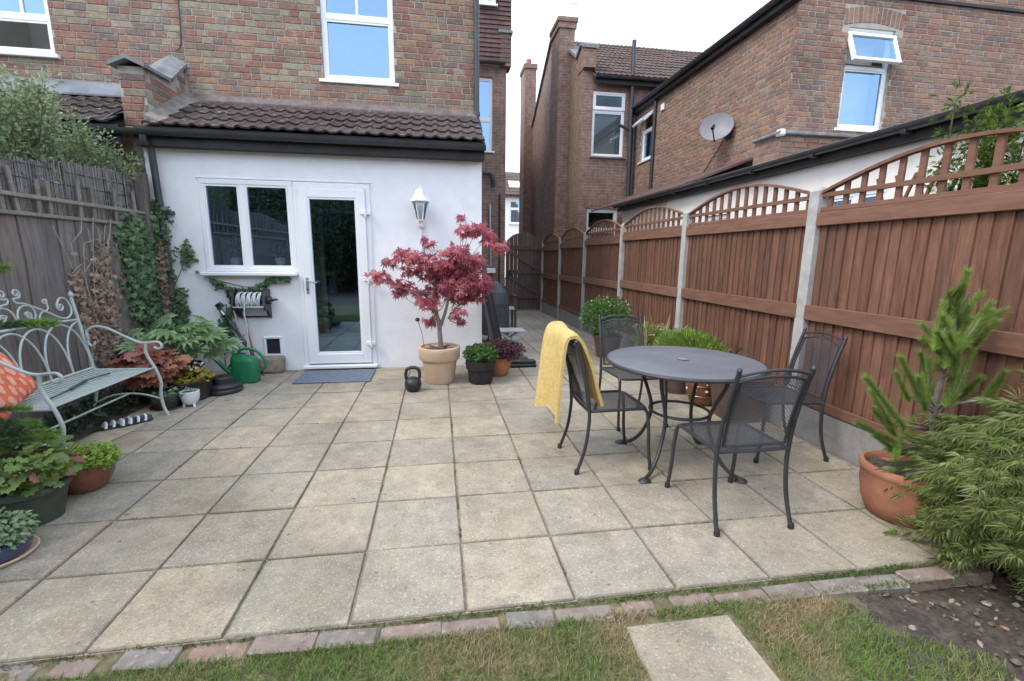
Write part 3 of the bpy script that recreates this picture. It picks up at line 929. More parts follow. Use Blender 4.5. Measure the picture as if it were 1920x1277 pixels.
# ------------------------------------------------------------------ the house with the white extension
W, YU, XL, XR_ = 4.19, 5.00, -3.20, .45
PITCH = math.radians(28)
house = thing('terraced_house', 'brick terraced house with white rendered rear extension and glazed back door', 'house', (-1.3, W, 0))
WIN = (-2.70, -1.715, 1.18, 2.20)
DOOR = (-1.712, -.86, .035, 2.19)
FLAP = (-2.145, -1.965, .195, .40)
wall = MB()
wall_face(wall, 'y', W, XL, XR_, -.04, 2.66, [(WIN[0], -1.7121, WIN[2], WIN[3]), DOOR, FLAP], .10)
wall.quad((XR_, W, -.04), (XR_, 11.05, -.2), (XR_, 11.05, 2.66), (XR_, W, 2.66))
wall.quad((XL, W, -.04), (XL, YU, -.04), (XL, YU, 2.66), (XL, W, 2.66))
wall.build('rendered_wall', m_render, house)
MB().cbox(WIN[0] - .02, -.84, W - .012, W - .001, 2.205, 2.225, .003).build('render_bead', m_render, house)

# window and door of the extension
wv = window(house, 'y', W, WIN[0], -1.713, WIN[2], WIN[3], su=(-2.255,), fw=.055, rec=-.012, sill=0, room=False, label='white two-light window beside the back door')
MB().cbox(WIN[0] - .04, -1.715, W - .10, W + .03, 1.135, 1.178, .012).build('sill', m_upvc, wv)
d = MB()
d.cbox(DOOR[0], DOOR[0] + .055, W - .02, W + .06, .06, 2.19, .006); d.cbox(DOOR[1] - .055, DOOR[1], W - .02, W + .06, .06, 2.19, .006)
d.cbox(DOOR[0], DOOR[1], W - .0195, W + .06, 2.135, 2.1902, .006)
door_frame = d.build('door_frame', m_upvc, house)
MB().cbox(DOOR[0] - .01, DOOR[1] + .01, W - .09, W + .06, .018, .06, .012).build('threshold', m_upvc, door_frame)
d = MB()
x0, x1, z0, z1 = DOOR[0] + .055, DOOR[1] - .055, .075, 2.133
d.cbox(x0, x0 + .105, W - .045, W + .02, z0, z1, .008); d.cbox(x1 - .105, x1, W - .045, W + .02, z0, z1, .008)
d.cbox(x0 + .1, x1 - .1, W - .0445, W + .02, z1 - .105, z1 - .0005, .008); d.cbox(x0 + .1, x1 - .1, W - .0445, W + .02, z0 + .0005, z0 + .125, .008)
door = d.build('door', m_upvc, house)
MB().quad((x0 + .10, W - .012, z0 + .12), (x1 - .10, W - .012, z0 + .12), (x1 - .10, W - .012, z1 - .10), (x0 + .10, W - .012, z1 - .10)).build('pane', m_glass, door)
b = MB()
b.cbox(x0 + .100, x0 + .122, W - .038, W - .0, z0 + .12, z1 - .1, .004); b.cbox(x1 - .122, x1 - .100, W - .038, W - .0, z0 + .12, z1 - .1, .004)
b.cbox(x0 + .12, x1 - .12, W - .0375, W, z1 - .124, z1 - .1, .004); b.cbox(x0 + .12, x1 - .12, W - .0375, W, z0 + .12, z0 + .145, .004)
b.build('bead', m_upvc, door)
h = MB()
h.cbox(x0 + .032, x0 + .062, W - .056, W - .044, .93, 1.12, .005)
h.tube([(x0 + .047, W - .05, 1.075), (x0 + .047, W - .095, 1.075), (x0 + .075, W - .10, 1.074), (x0 + .165, W - .095, 1.06)], .009, 8)
h.build('handle', m_chrome, door, smooth=True)
MB().tube([(x0 + .047, W - .056, .98), (x0 + .047, W - .062, .98)], .010, 10).build('lock', m_iron, door)
for z in (.32, 1.10, 1.87):
    m = MB(); m.cbox(x1 - .055, x1 + .05, W - .064, W - .03, z - .022, z + .022, .006); m.tube([(x1 + .002, W - .07, z - .045), (x1 + .002, W - .07, z + .045)], .011, 10)
    m.build('hinge', m_upvc, door)
# cat flap
m = MB()
for a in ((-2.16, -1.95, .39, .415), (-2.16, -1.95, .18, .205), (-2.16, -2.13, .205, .39), (-1.98, -1.95, .205, .39)):
    m.cbox(a[0], a[1], W - .022, W + .02, a[2], a[3], .006)
flap = m.build('cat_flap', m_upvc, house)
MB().box(-2.13, -1.98, W - .004, W + .002, .205, .39).build('flap_panel', m_black, flap)

# the room behind the glass
q = MB()
ra, rb, rc, rd = XL + .1, XR_ - .1, W + .10, 9.0
q.quad((ra, rc, 2.42), (rb, rc, 2.42), (rb, rd, 2.42), (ra, rd, 2.42))
q.quad((ra, rc, .05), (ra, rd, .05), (ra, rd, 2.42), (ra, rc, 2.42)); q.quad((rb, rc, .05), (rb, rd, .05), (rb, rd, 2.42), (rb, rc, 2.42))
wall_face(q, 'y', 6.6, ra, rb, .05, 2.42, [(-1.95, -1.15, .05, 2.05)], .12)
q.quad((ra, rd, .05), (rb, rd, .05), (rb, rd, 2.42), (ra, rd, 2.42))
for a, b2, p, t in ((ra, WIN[0], .05, 2.42), (-.86, rb, .05, 2.42), (WIN[0], -1.712, .05, 1.14), (WIN[0], -.86, 2.2, 2.42)):
    q.quad((a, rc, p), (b2, rc, p), (b2, rc, t), (a, rc, t))
room = q.build('interior', m_room, house)
MB().quad((ra, rc - .04, .05), (rb, rc - .04, .05), (rb, rd, .05), (ra, rd, .05)).build('floor', m_roomfl, room)
fr = MB(); fr.box(-2.02, -1.95, 6.56, 6.75, .05, 2.12); fr.box(-1.15, -1.08, 6.56, 6.75, .05, 2.12); fr.box(-1.95, -1.15, 6.56, 6.75, 2.05, 2.12)
fr.build('inner_door_frame', m_upvc, room)
cb = MB(); cb.cbox(-2.6, -2.1, 6.0, 6.55, .05, .95, .01); cb.cbox(-2.95, -2.1, 6.2, 6.55, 1.35, 2.05, .01); cb.build('cupboard', m_cream, room)
for x, y, n_, lab in ((-2.44, W + .135, 1, 'left'), (-1.94, W + .135, 2, 'right')):
    p = thing('windowsill_pot', 'small white pot with green plant on the sill inside the %s window pane' % lab, 'plant pot', (x, y, 1.19), 'pots on the kitchen windowsill')
    MB().lathe([(.045, 0), (.062, .145), (.064, .15), (.057, .15), (.054, .13), (0, .125)], (x, y, 1.19), 20).build('pot', m_whiteglaze, p, smooth=True)
    P, D = blob(160, (x, y, 1.45), (.10, .08, .12), .2)
    leaves('foliage', T_OVAL, P, D + [0, 0, .5], rdir(160), NR.uniform(.04, .07, 160), l_ivy, p)
MB().box(WIN[0], -1.73, W + .08, W + .32, 1.165, 1.188).build('inner_sill', m_upvc, room)

# brick upper wall
uw = MB()
UWIN = (-1.475, -.595, 3.57, 4.95)
wall_face(uw, 'y', YU, -3.05, XR_, 2.6, 6.2, [UWIN], .11)
uw.quad((XR_, YU, 2.6), (XR_, 11.05, 2.6), (XR_, 11.05, 6.2), (XR_, YU, 6.2))
uw.build('mortar_wall', m_mortar, house)
bk = Bricks(house, m_brick, m_brick_i)
bk.lay('y', YU, -3.05, XR_, 3.20, 5.2, [UWIN], .0745, 3, hdr=.45)
w = window(house, 'y', YU, *UWIN, su=(), sz=(4.30,), fw=.05, rec=.035, sill=.03, deep=.9, label='white sash window in the brick upper wall')
MB().box(-1.055, -1.025, YU + .052, YU + .072, 4.33, 4.91).build('glazing_bar', m_upvc, w)

# lean-to roof of the extension
tiles = [tile_mesh('tile', m_tile, seed=s) for s in range(3)]
EY, EZ = 4.02, 2.685
deck = MB()
sheet(deck, (-3.10, EY + .02, EZ - .005), (XR_ + .03, EY + .02, EZ - .005), (XR_ + .03, YU, EZ - .005 + (YU - EY - .02) * math.tan(PITCH)), (-3.10, YU, EZ - .005 + (YU - EY - .02) * math.tan(PITCH)), .05)
roof = deck.build('roof', m_fascia, house)
tiled_roof(roof, tiles, -3.10, XR_ + .06, EY, EZ, PITCH, 4, .26)
fl = MB()
sheet(fl, (-3.08, YU - .10, 3.205), (XR_, YU - .10, 3.205), (XR_, YU - .008, 3.30), (-3.08, YU - .008, 3.30), .03)
fl.build('mortar_flashing', M('roof_mortar', [(.13, .105, .10), (.19, .155, .145)], .95, 14, .35, .6, stain=[(7, .62, .72, (.42, .39, .36), .6), (4, .5, .7, (.10, .09, .085), .5)]), roof)
MB().box(XL, XR_ + .02, EY + .03, EY + .055, 2.50, EZ + .005).build('fascia', m_fascia, house)
gutter(MB(), 'x', (XL - .2, EY - .025, EZ - .045), (XR_ + .03, EY - .025, EZ - .045)).build('gutter', m_pipe, house, smooth=True)
MB().box(XL, XR_ + .015, EY + .055, W - .002, 2.50, 2.515).build('soffit', m_fascia, house)
dp = MB()
dp.tube(spline([(-3.09, EY - .02, EZ - .09), (-3.09, EY + .0, 2.52), (-3.085, W - .075, 2.42), (-3.06, W - .07, 1.2), (-3.04, W - .07, .05)], 5), .034, 12)
for z in (1.82, .62):
    dp.cbox(-3.12, -2.96, W - .09, W, z - .02, z + .02, .005)
dp.build('downpipe', m_pipe, house, smooth=True)

# parapet between the two houses
par = MB()
prof = [(4.16, 2.66), (4.16, 3.29), (4.62, 3.33), (5.0, 3.62), (5.0, 2.66)]
par.prism(prof, 'x', -3.33, -3.09)
parapet = par.build('parapet', m_mortar, house, fix=True)
bk.lay('y', 4.158, -3.33, -3.09, 2.70, 3.26, (), .0745, 8, hdr=.5)
# side face bricks look towards +x: laid as a mirrored plane
side = []
r_ = random.Random(21); z = 2.95
sb = MB()
while z < 3.5:
    y = 4.17 - r_.uniform(0, .15)
    while y < 4.98:
        L = .1025 if r_.random() < .4 else .215
        ym = y + L / 2
        top = 3.26 if ym < 4.62 else 3.26 + (ym - 4.62) * .76
        if ym > 4.2 and z + .06 < top: sb.cbox(-3.10, -3.083, max(4.165, y), y + L, z, z + .065, .004)
        y += L + .01
    z += .0745
sb.build('parapet_bricks', m_brick_i, parapet)
cp = MB()
for yy0, zz0, yy1, zz1 in ((4.08, 3.30, 4.63, 3.335), (4.60, 3.335, 5.0, 3.64)):
    for s in (-1, 1):
        e = .17 * s
        cp.add([(-3.21, yy0, zz0 + .085), (-3.21, yy1, zz1 + .085), (-3.21 + e, yy1, zz1), (-3.21 + e, yy0, zz0),
                (-3.21, yy0, zz0 + .04), (-3.21, yy1, zz1 + .04), (-3.21 + e, yy1, zz1 - .035), (-3.21 + e, yy0, zz0 - .035)],
               [(0, 1, 2, 3), (7, 6, 5, 4), (0, 3, 7, 4), (1, 5, 6, 2), (2, 6, 7, 3)])
cp.build('coping', m_slate_cope, parapet, fix=True)
# fillet of mortar where the roof meets the parapet
sheet(MB(), (-3.09, 4.06, 2.80), (-2.93, 4.06, 2.74), (-2.90, 5.0, 3.24), (-3.09, 5.0, 3.34), .05).build('mortar_fillet', M('old_mortar', [(.20, .175, .155), (.27, .24, .21)], .95, 14, .35, .6, stain=[(5, .5, .7, (.13, .12, .10), .6)]), roof)

# downpipe at the corner, wall of the main house behind
dp = MB(); dp.tube([(XR_ + .005, YU - .05, 6.2), (XR_ + .005, YU - .05, 3.2), (XR_ + .03, YU - .05, 3.12), (XR_ + .05, YU - .06, 3.02)], .036, 12)
dp.lathe([(.045, 0), (.045, .05)], (XR_ + .005, YU - .05, 3.22), 12)
dp.build('downpipe', m_pipe, house, smooth=True)
mw = MB()
MW1, MW2 = (.55, 1.375, 4.08, 5.86), (.6, 1.30, 1.15, 2.75)
wall_face(mw, 'y', 11.05, XR_, 1.72, -.3, 7.2, [MW1, (.9, 1.02, 1.1, 2.7)], .12)
mw.quad((1.72, 11.05, -.3), (1.72, 20, -.3), (1.72, 20, 7.2), (1.72, 11.05, 7.2))
mw.build('main_wall', m_far_xz, house)
window(house, 'y', 11.05, *MW1, sz=(4.85,), fw=.06, rec=.06, sill=.05)
MB().cbox(1.55, 1.83, 10.95, 11.4, 6.1, 6.85, .01).build('corbel', m_far_xz, house)
MB().cbox(1.5, 1.86, 10.9, 11.4, 6.85, 6.92, .01).build('corbel_cap', m_slate_cope, house)
hung = MB()
z = 6.20
while z < 9:
    x = .5
    while x < 1.8:
        hung.add([(x, 10.93, z), (x + .16, 10.93, z), (x + .16, 10.965, z + .12), (x, 10.965, z + .12), (x, 11.0, z), (x + .16, 11.0, z)], [(0, 1, 2, 3), (0, 4, 5, 1)])
        x += .166
    z += .105
hung.quad((.46, 10.99, 6.2), (1.82, 10.99, 6.2), (1.82, 10.99, 9), (.46, 10.99, 9)); hung.quad((1.82, 10.94, 6.2), (1.82, 14, 6.2), (1.82, 14, 9), (1.82, 10.94, 9))
hung.build('tile_hanging', m_hung, house)['kind'] = 'stuff'
window(house, 'y', 10.90, 1.0, 1.42, 7.45, 8.4, fw=.06, rec=0, sill=.05, deep=.4)
gutter(MB(), 'x', (XR_, 10.86, 6.16), (1.66, 10.86, 6.16), .07).build('gutter', m_pipe, house, smooth=True)
MB().tube(spline([(1.12, 10.9, 3.5), (1.3, 10.95, 3.5), (1.38, 10.97, 3.35), (1.38, 10.98, 3.2)], 4), .05, 10).build('soil_pipe', m_pipe, house, smooth=True)
MB().tube([(1.30, 10.98, 2.72), (1.335, 10.98, 1.1)], .04, 10).build('downpipe', m_chrome, house, smooth=True)
MB().cbox(1.20, 1.44, 10.85, 11.04, .93, 1.06, .01).build('drain_hopper', m_upvc, house)
MB().tube([(1.56, 10.99, 3.0), (1.56, 10.99, 0)], .02, 8).build('downpipe', m_iron, house, smooth=True)
sheet(MB(), (XR_, 10.95, 9), (1.85, 10.95, 9), (1.85, 14, 9.4), (XR_, 14, 9.4), .1).build('dormer_roof', m_fascia, house)
sheet(MB(), (-6.5, YU, 6.2), (XR_, YU, 6.2), (XR_, 11, 6.6), (-6.5, 11, 6.6), .1).build('rear_roof', m_fascia, house)
bk.finish(300)
MB().tube(spline([(-3.06, YU - .012, 5.2), (-3.055, YU - .012, 4.6), (-3.07, YU - .012, 3.95), (-3.10, YU - .015, 3.80), (-3.14, YU - .03, 3.76)], 6), .006, 6).build('cable', m_iron, house)

# ------------------------------------------------------------------ the house on the left
left = thing('adjoining_house', 'brick house adjoining on the left with low tiled lean-to and lead flashing', 'house', (-4.6, 4.3, 0))
lw_ = MB()
LWIN = (-5.3, -4.43, 3.63, 4.95)
wall_face(lw_, 'y', YU, -7, -3.05, 2.6, 6.2, [LWIN], .11)
wall_face(lw_, 'y', 4.30, -7, -3.20, -.1, 2.68, (), .1)
lw_.build('mortar_wall', m_mortar, left)
lb = Bricks(left, m_brick, m_brick_i)
lb.lay('y', YU, -5.7, -3.06, 3.3, 5.0, [LWIN, (-3.33, -3.05, 2.6, 3.55)], .0745, 5)
lb.lay('y', 4.30, -4.6, -3.33, 1.9, 2.62, (), .0745, 6)
lb.finish(300)
w = window(left, 'y', YU, *LWIN, sz=(4.02,), fw=.05, rec=.035, sill=.05, deep=.9, label='white sash window at the top left with its lower half open', open_low=True)
MB().box(-4.75, -4.72, YU + .05, YU + .072, 4.05, 4.91).build('glazing_bar', m_upvc, w)
deck = MB()
sheet(deck, (-7, EY + .02, EZ - .005), (-3.33, EY + .02, EZ - .005), (-3.33, YU, EZ - .005 + (YU - EY - .02) * math.tan(PITCH)), (-7, YU, EZ - .005 + (YU - EY - .02) * math.tan(PITCH)), .05)
lroof = deck.build('roof', m_fascia, left)
tiled_roof(lroof, tiles, -5.5, -3.40, EY, EZ, PITCH, 4, .26)
sheet(MB(), (-6, YU - .16, 3.19), (-3.34, YU - .16, 3.19), (-3.34, YU - .012, 3.36), (-6, YU - .012, 3.36), .02).build('lead_flashing', m_lead, lroof)
ld = MB()
for k in range(6):
    y = 4.0 + k * .16
    z = EZ + .03 + (y - EY) * math.tan(PITCH)
    sheet(ld, (-3.44 - .02 * (k % 2), y, z + .02), (-3.336, y, z + .09), (-3.336, y + .17, z + .18), (-3.44, y + .17, z + .11), .012)
ld.build('lead_soaker', m_lead, lroof)
MB().box(-7, -3.33, EY + .03, EY + .055, 2.50, EZ + .005).build('fascia', m_fascia, left)
gutter(MB(), 'x', (-7, EY - .025, EZ - .045), (-3.38, EY - .025, EZ - .045)).build('gutter', m_pipe, left, smooth=True)
MB().tube(spline([(-3.50, EY - .02, EZ - .09), (-3.50, EY, 2.55), (-3.49, 4.2, 2.45), (-3.46, 4.21, 1.0), (-3.46, 4.21, 0)], 5), .045, 12).build('downpipe', m_pipe, left, smooth=True)
m = MB(); m.tube([(-3.58, 4.26, 2.42), (-3.58, 4.16, 2.36)], .035, 12); m.cbox(-3.63, -3.54, 4.23, 4.3, 2.4, 2.48, .01)
m.build('floodlight', m_chrome, left)

# ------------------------------------------------------------------ the house on the right
XO, YO, YB = 5.10, 5.04, 10.60
nb = thing('neighbour_house', 'large brick house behind the fence with white lean-to and satellite dish wall', 'house', (5.5, 5.04, 0))
FW = (5.98, 6.78, 3.38, 4.78)
SW = (9.55, 10.25, 3.80, 4.88)
nw = MB()
wall_face(nw, 'y', YO, XO, 12, 0, 7.5, [FW], .12)
wall_face(nw, 'x', XO, YO, YB, 0, 5.12, [SW], .12)
nw.build('mortar_wall', m_mortar, nb)
nk = Bricks(nb, m_nbrick, m_nbrick_i)
arch = (5.86, 6.9, 4.70, 5.03)
nk.lay('y', YO, XO - .006, 9.6, 2.6, 5.45, [FW, arch], .075, 31, hdr=.42)
nk.lay('x', XO, YO + .0, YB, 2.5, 5.02, [SW], .075, 32, hdr=.42)
# soldier arch over the front window
nk.finish(300)
for k in range(13):
    t = k / 12
    x = 5.90 + .96 * t
    z = 4.80 + .055 * math.sin(PI * t)
    put('brick', nk.meshes[.215][k % 4], nb, (x, YO, z + .11), (0, PI / 2 + (t - .5) * .18, 0), (1.0, 1, 1))
# front window: top light standing open
w = window(nb, 'y', YO, FW[0], FW[1], FW[2], 4.28, fw=.055, rec=.05, sill=.02, deep=1.2, label='white window with its top light pushed open')
m = MB()
for a in ((FW[0], FW[0] + .055, 4.28, 4.76), (FW[1] - .055, FW[1], 4.28, 4.76), (FW[0] + .05, FW[1] - .05, 4.70, 4.78)):
    m.cbox(a[0], a[1], YO + .05, YO + .11, a[2], a[3], .005)
m.cbox(FW[0], FW[1], YO + .02, YO + .1, 4.74, 4.85, .02)
m.build('head_frame', m_upvc, w)
def tilted(u0, u1, zt, h, ang, c, axis, parent, fw=.05):
    """top-hung light pushed outwards"""
    m = MB(); g = MB()
    L = h
    for a in ((u0, u1, 0, fw), (u0, u1, L - fw, L), (u0, u0 + fw, fw, L - fw), (u1 - fw, u1, fw, L - fw)):
        m.cbox(a[0], a[1], -.025, .025, -a[3], -a[2], .005)
    g.quad((u0 + fw, 0, -L + fw), (u1 - fw, 0, -L + fw), (u1 - fw, 0, -fw), (u0 + fw, 0, -fw))
    for b in (m, g):
        b.v = [T(axis, c, x, y * math.cos(ang) + z * math.sin(ang), zt + z * math.cos(ang) - y * math.sin(ang)) for x, y, z in b.v]
    o = m.build('open_light', m_upvc, parent)
    g.build('pane', m_glass, o)
tilted(FW[0] - .01, FW[1] + .01, 4.71, .46, .36, YO + .02, 'y', w)
MB().box(FW[0] + .05, FW[1] - .05, YO + .3, YO + .32, 3.42, 4.7).build('roller_blind', m_room, w)
wS = window(nb, 'x', XO, *SW[:2], SW[2], 4.55, fw=.06, rec=.05, sill=.04, deep=.8)
tilted(SW[0], SW[1], 4.88, .36, .85, XO + .02, 'x', wS)
# eaves of the outrigger
m = MB(); m.box(XO - .12, XO + .02, YO - .05, YB, 5.04, 5.20); m.box(XO - .10, XO + 4, YO - .04, YB, 5.20, 5.24)
m.build('fascia', m_fascia, nb)
gutter(MB(), 'y', (XO - .17, YO - .1, 5.18), (XO - .17, YB, 5.18), .06).build('gutter', m_pipe, nb, smooth=True)
sheet(MB(), (XO - .1, YO - .05, 5.24), (8, YO - .05, 7.4), (8, YB, 7.4), (XO - .1, YB, 5.24), .06).build('roof', m_hung, nb)
MB().tube([(XO - .05, 9.42, 5.12), (XO - .05, 9.42, 2.5)], .04, 10).build('downpipe', m_pipe, nb, smooth=True)
MB().cbox(XO - .05, XO - .01, 9.0, 9.14, 4.72, 4.86, .01).build('vent', m_upvc, nb)
MB().tube(spline([(XO - .01, 6.6, 3.5), (XO - .015, 6.9, 3.25), (XO - .015, 7.3, 2.95), (XO - .01, 7.7, 2.7)], 4), .006, 5).build('cable', m_iron, nb)
# rear wall of its main part with roof, kneeler and chimneys
bw = MB()
BW1, BW2 = (3.90, 4.78, 3.98, 5.56), (3.82, 4.72, 1.2, 2.66)
wall_face(bw, 'y', YB, 3.60, 9.0, -.3, 5.98, [BW1, BW2], .12)
bwall = bw.build('rear_wall', m_far_xz, nb)
sd = MB()
sd.prism([(YB + .02, -.3), (YB + .02, 6.10), (YB + .25, 6.35), (14.0, 8.15), (17.4, 6.0), (17.4, -.3)], 'x', 3.62, 3.86)
sd.build('side_wall', m_far_yz, nb, fix=True)
ks = MB()
ks.prism([(YB - .14, 6.05), (YB - .14, 6.5), (YB + .1, 6.62), (YB + .45, 6.48), (YB + .45, 6.05)], 'x', 3.60, 3.90)
ks.build('kneeler', m_far_xz, nb, fix=True)
cp = MB()
for (a, za), (b, zb) in (((YB - .18, 6.50), (YB + .12, 6.66)), ((YB + .12, 6.66), (YB + .5, 6.50)), ((YB + .5, 6.5), (14.0, 8.22)), ((14, 8.22), (17.4, 6.06))):
    sheet(cp, (3.55, a, za + .06), (3.94, a, za + .06), (3.94, b, zb + .06), (3.55, b, zb + .06), .08)
cp.build('coping', m_slate_cope, nb)
for y0, y1, zt, nm in ((11.85, 12.75, 7.75, 'chimney'),):
    c = MB(); c.box(3.29, 3.64, y0, y1, -.3, 6.6); c.box(3.29, 3.72, y0, y1, 6.6, zt - .25)
    ch = c.build(nm, m_far_xz, nb)
    c = MB(); c.cbox(3.25, 3.76, y0 - .04, y1 + .04, zt - .25, zt - .10, .01); c.cbox(3.22, 3.79, y0 - .07, y1 + .07, zt - .10, zt + .02, .01)
    c.build('chimney_cap', m_far_xz, ch)
window(nb, 'y', YB, BW1[0], BW1[1], BW1[2], 5.12, fw=.06, rec=.05, sill=.06, deep=.6, blind=True, sillmat=m_slate_cope)
w = window(nb, 'y', YB, BW1[0], BW1[1], 5.12, 5.56, fw=.07, rec=.02, sill=0, deep=.6)
window(nb, 'y', YB, *BW2, sz=(2.1,), fw=.08, rec=.05, sill=.06, deep=.8)
for u0, u1, z in ((3.84, 4.84, 5.58), (3.76, 4.78, 2.68)):
    for k in range(12):
        put('brick', nk.meshes[.215][k % 4], nb, (u0 + (u1 - u0) * (k + .5) / 12, YB, z + .11 + .03 * math.sin(PI * (k + .5) / 12)), (0, PI / 2, 0))
btiles = [tile_mesh('tile', m_tile_b, .30, .40, .018, seed=s + 9) for s in range(2)]
PB = math.radians(32)
dk = MB()
sheet(dk, (3.86, YB - .2, 5.86), (9.5, YB - .2, 5.86), (9.5, 14.0, 5.86 + 3.6 * math.tan(PB)), (3.86, 14.0, 5.86 + 3.6 * math.tan(PB)), .06)
broof = dk.build('main_roof', m_hung, nb)
tiled_roof(broof, btiles, 3.90, 9.0, YB - .22, 5.865, PB, 12, .345)
gutter(MB(), 'x', (3.85, YB - .27, 5.84), (7.5, YB - .27, 5.84), .06).build('gutter', m_pipe, nb, smooth=True)
MB().box(3.86, 7.5, YB - .2, YB - .17, 5.68, 5.86).build('fascia', m_fascia, nb)
m = MB(); m.tube([(4.88, YB - .12, 6.75), (4.90, YB - .12, 4.6), (4.94, YB - .12, 2.3)], .055, 10); m.tube([(4.60, YB - .1, 4.75), (4.90, YB - .12, 4.62)], .04, 8)
m.tube([(5.0, YB - .1, 4.9), (5.02, YB - .1, 2.5)], .035, 8)
m.build('soil_pipe', m_pipe, nb, smooth=True)
m = MB(); m.tube([(3.80, 12.3, 7.7), (3.80, 12.3, 9.6)], .014, 6)
for z in (8.0, 8.35): m.tube([(3.62, 12.3, z), (3.98, 12.3, z)], .01, 6)
m.build('aerial', m_chrome, nb)
m = MB(); m.prism([(YB + .2, 6.0), (13.8, 8.2), (13.8, 8.35), (YB + .2, 6.35)], 'x', 8.4, 8.7); m.build('party_parapet', m_cream, nb, fix=True)

# white lean-to along the boundary
XW, GZ = 3.85, 2.44
lt = MB()
LTW = [(2.05, 2.75, 1.2, 2.05), (4.3, 4.9, 1.2, 2.0)]
wall_face(lt, 'x', XW, -2.5, 6.15, -.3, 2.40, LTW, .1)
lt.quad((XW, -2.5, -.3), (9, -2.5, -.3), (9, -2.5, 2.4), (XW, -2.5, 2.4))
lt.build('lean_to_wall', m_cream, nb)
lt2 = MB(); wall_face(lt2, 'x', XW + .002, 6.15, 8.1, -.3, 2.40, (), .1); lt2.build('lean_to_end', M('stone_render', [(.52, .49, .43), (.58, .55, .49)], .9, 6, .1, .2), nb)
for a in LTW:
    window(nb, 'x', XW, *a, su=((a[0] + a[1]) / 2,), fw=.06, rec=.03, sill=.05, deep=.5)
m = MB(); m.box(XW - .10, XW + .02, -2.5, 8.15, 2.36, 2.50); m.build('lean_to_fascia', m_fascia, nb)
gutter(MB(), 'y', (XW - .16, -2.5, GZ + .04), (XW - .16, 8.2, GZ + .04), .055).build('gutter', m_pipe, nb, smooth=True)
gb = MB()
for k in range(11): gb.cbox(XW - .2, XW - .09, -2 + k * .95, -1.955 + k * .95, GZ - .035, GZ + .01, .006)
gb.build('gutter_brackets', m_iron, nb)
sheet(MB(), (XW - .09, -2.5, 2.52), (XO + .0, -2.5, 2.66), (XO + .0, 8.15, 2.66), (XW - .09, 8.15, 2.52), .03).build('lean_to_roof', m_slate_cope, nb)
r2 = MB()
sheet(r2, (XW - .12, 5.6, 2.53), (XO - .01, 5.6, 3.05), (XO - .01, 9.9, 3.05), (XW - .12, 9.9, 2.53), .04); r2.build('lean_to_tiles', m_hung, nb)
lp = MB(); lp.box(4.62, 6.1, 4.50, YO - .01, 2.5, 3.09); lp.build('low_parapet', m_far_yz, nb)
pb_ = Bricks(nb, m_nbrick, m_nbrick_i)
pb_.lay('y', 4.498, 4.62, 6.1, 2.62, 3.08, (), .075, 77)
rest = MB()
for p, axis, base, sx, k, tilt in pb_.items:
    v, f = BT[base][k]; rest.add([(p[0] + x * sx, p[1] + y, p[2] + z) for x, y, z in v], f)
rest.build('low_parapet_bricks', m_nbrick_i, nb)['kind'] = 'stuff'
MB().cbox(4.56, 6.15, 4.44, YO - .02, 3.085, 3.13, .01).build('parapet_coping', m_slate_cope, nb)
MB().cbox(4.57, 4.66, 4.43, 4.55, 3.06, 3.15, .02).build('parapet_end', m_whiteglaze, nb)

# satellite dish
ds = thing('satellite_dish', 'grey oval satellite dish on the brick side wall', 'satellite dish', (5.09, 6.6, 3.65))
m = MB()
cx, cy, cz = 4.86, 6.45, 3.66
nrm = Vector((-.62, -.70, .32)).normalized(); sx_ = nrm.cross(Vector((0, 0, 1))).normalized(); sy_ = sx_.cross(nrm)
rings, nn = 6, 28
for a in range(rings + 1):
    r = a / rings
    for k in range(nn):
        t = 2 * PI * k / nn
        p = Vector((cx, cy, cz)) + sx_ * (r * .28 * math.cos(t)) + sy_ * (r * .255 * math.sin(t)) + nrm * (.07 * r * r)
        m.v.append(tuple(p))
for a in range(rings):
    for k in range(nn): m.f.append((a * nn + k, a * nn + (k + 1) % nn, (a + 1) * nn + (k + 1) % nn, (a + 1) * nn + k))
m.build('reflector', m_dish, ds, smooth=True)
m = MB(); foc = Vector((cx, cy, cz)) + nrm * .36 - sy_ * .22
m.tube([Vector((cx, cy, cz)) - sy_ * .28 + nrm * .06, foc], .012, 8); m.build('arm', m_iron, ds)
MB().tube([foc - nrm * .03 + sy_ * .03, foc + nrm * .02 - sy_ * .01, foc - nrm * .06 + sy_ * .09], .028, 10).build('receiver', m_iron, ds)
m = MB(); m.tube([(cx + .02, cy + .02, cz), (5.0, 6.42, 3.62), (5.09, 6.42, 3.60)], .022, 8); m.cbox(5.05, 5.095, 6.32, 6.52, 3.5, 3.74, .01); m.build('bracket', m_iron, ds)

# houses further off
fh = thing('further_house', 'brick gable with chimney seen behind the neighbour house', 'house', (5, 18, 0))
m = MB(); m.prism([(17.45, -.3), (17.45, 6.6), (18.2, 7.2), (18.2, -.3)], 'x', 3.5, 9); m.build('wall', m_far_yz, fh, fix=True)
m = MB(); m.box(3.28, 3.72, 17.0, 17.9, -.3, 8.35); c = m.build('chimney', m_far_xz, fh)
m = MB(); m.cbox(3.24, 3.76, 16.96, 17.94, 8.35, 8.52, .01); m.build('chimney_cap', m_far_xz, c)
MB().lathe([(.12, 0), (.10, .28), (.11, .3)], (3.5, 17.45, 8.52), 12).build('chimney_pot', m_terra, c)
fr = thing('street_house', 'distant white house with tiled roof glimpsed through the gap between houses', 'house', (6, 36, 0))
m = MB(); wall_face(m, 'y', 35, 1, 12, -.3, 5.95, [(5.45, 6.75, 3.85, 5.65)], .15); m.build('wall', m_cream, fr)
window(fr, 'y', 35, 5.45, 6.75, 3.85, 5.65, sz=(5.0,), fw=.12, rec=.05, sill=.1, deep=1, blind=True)
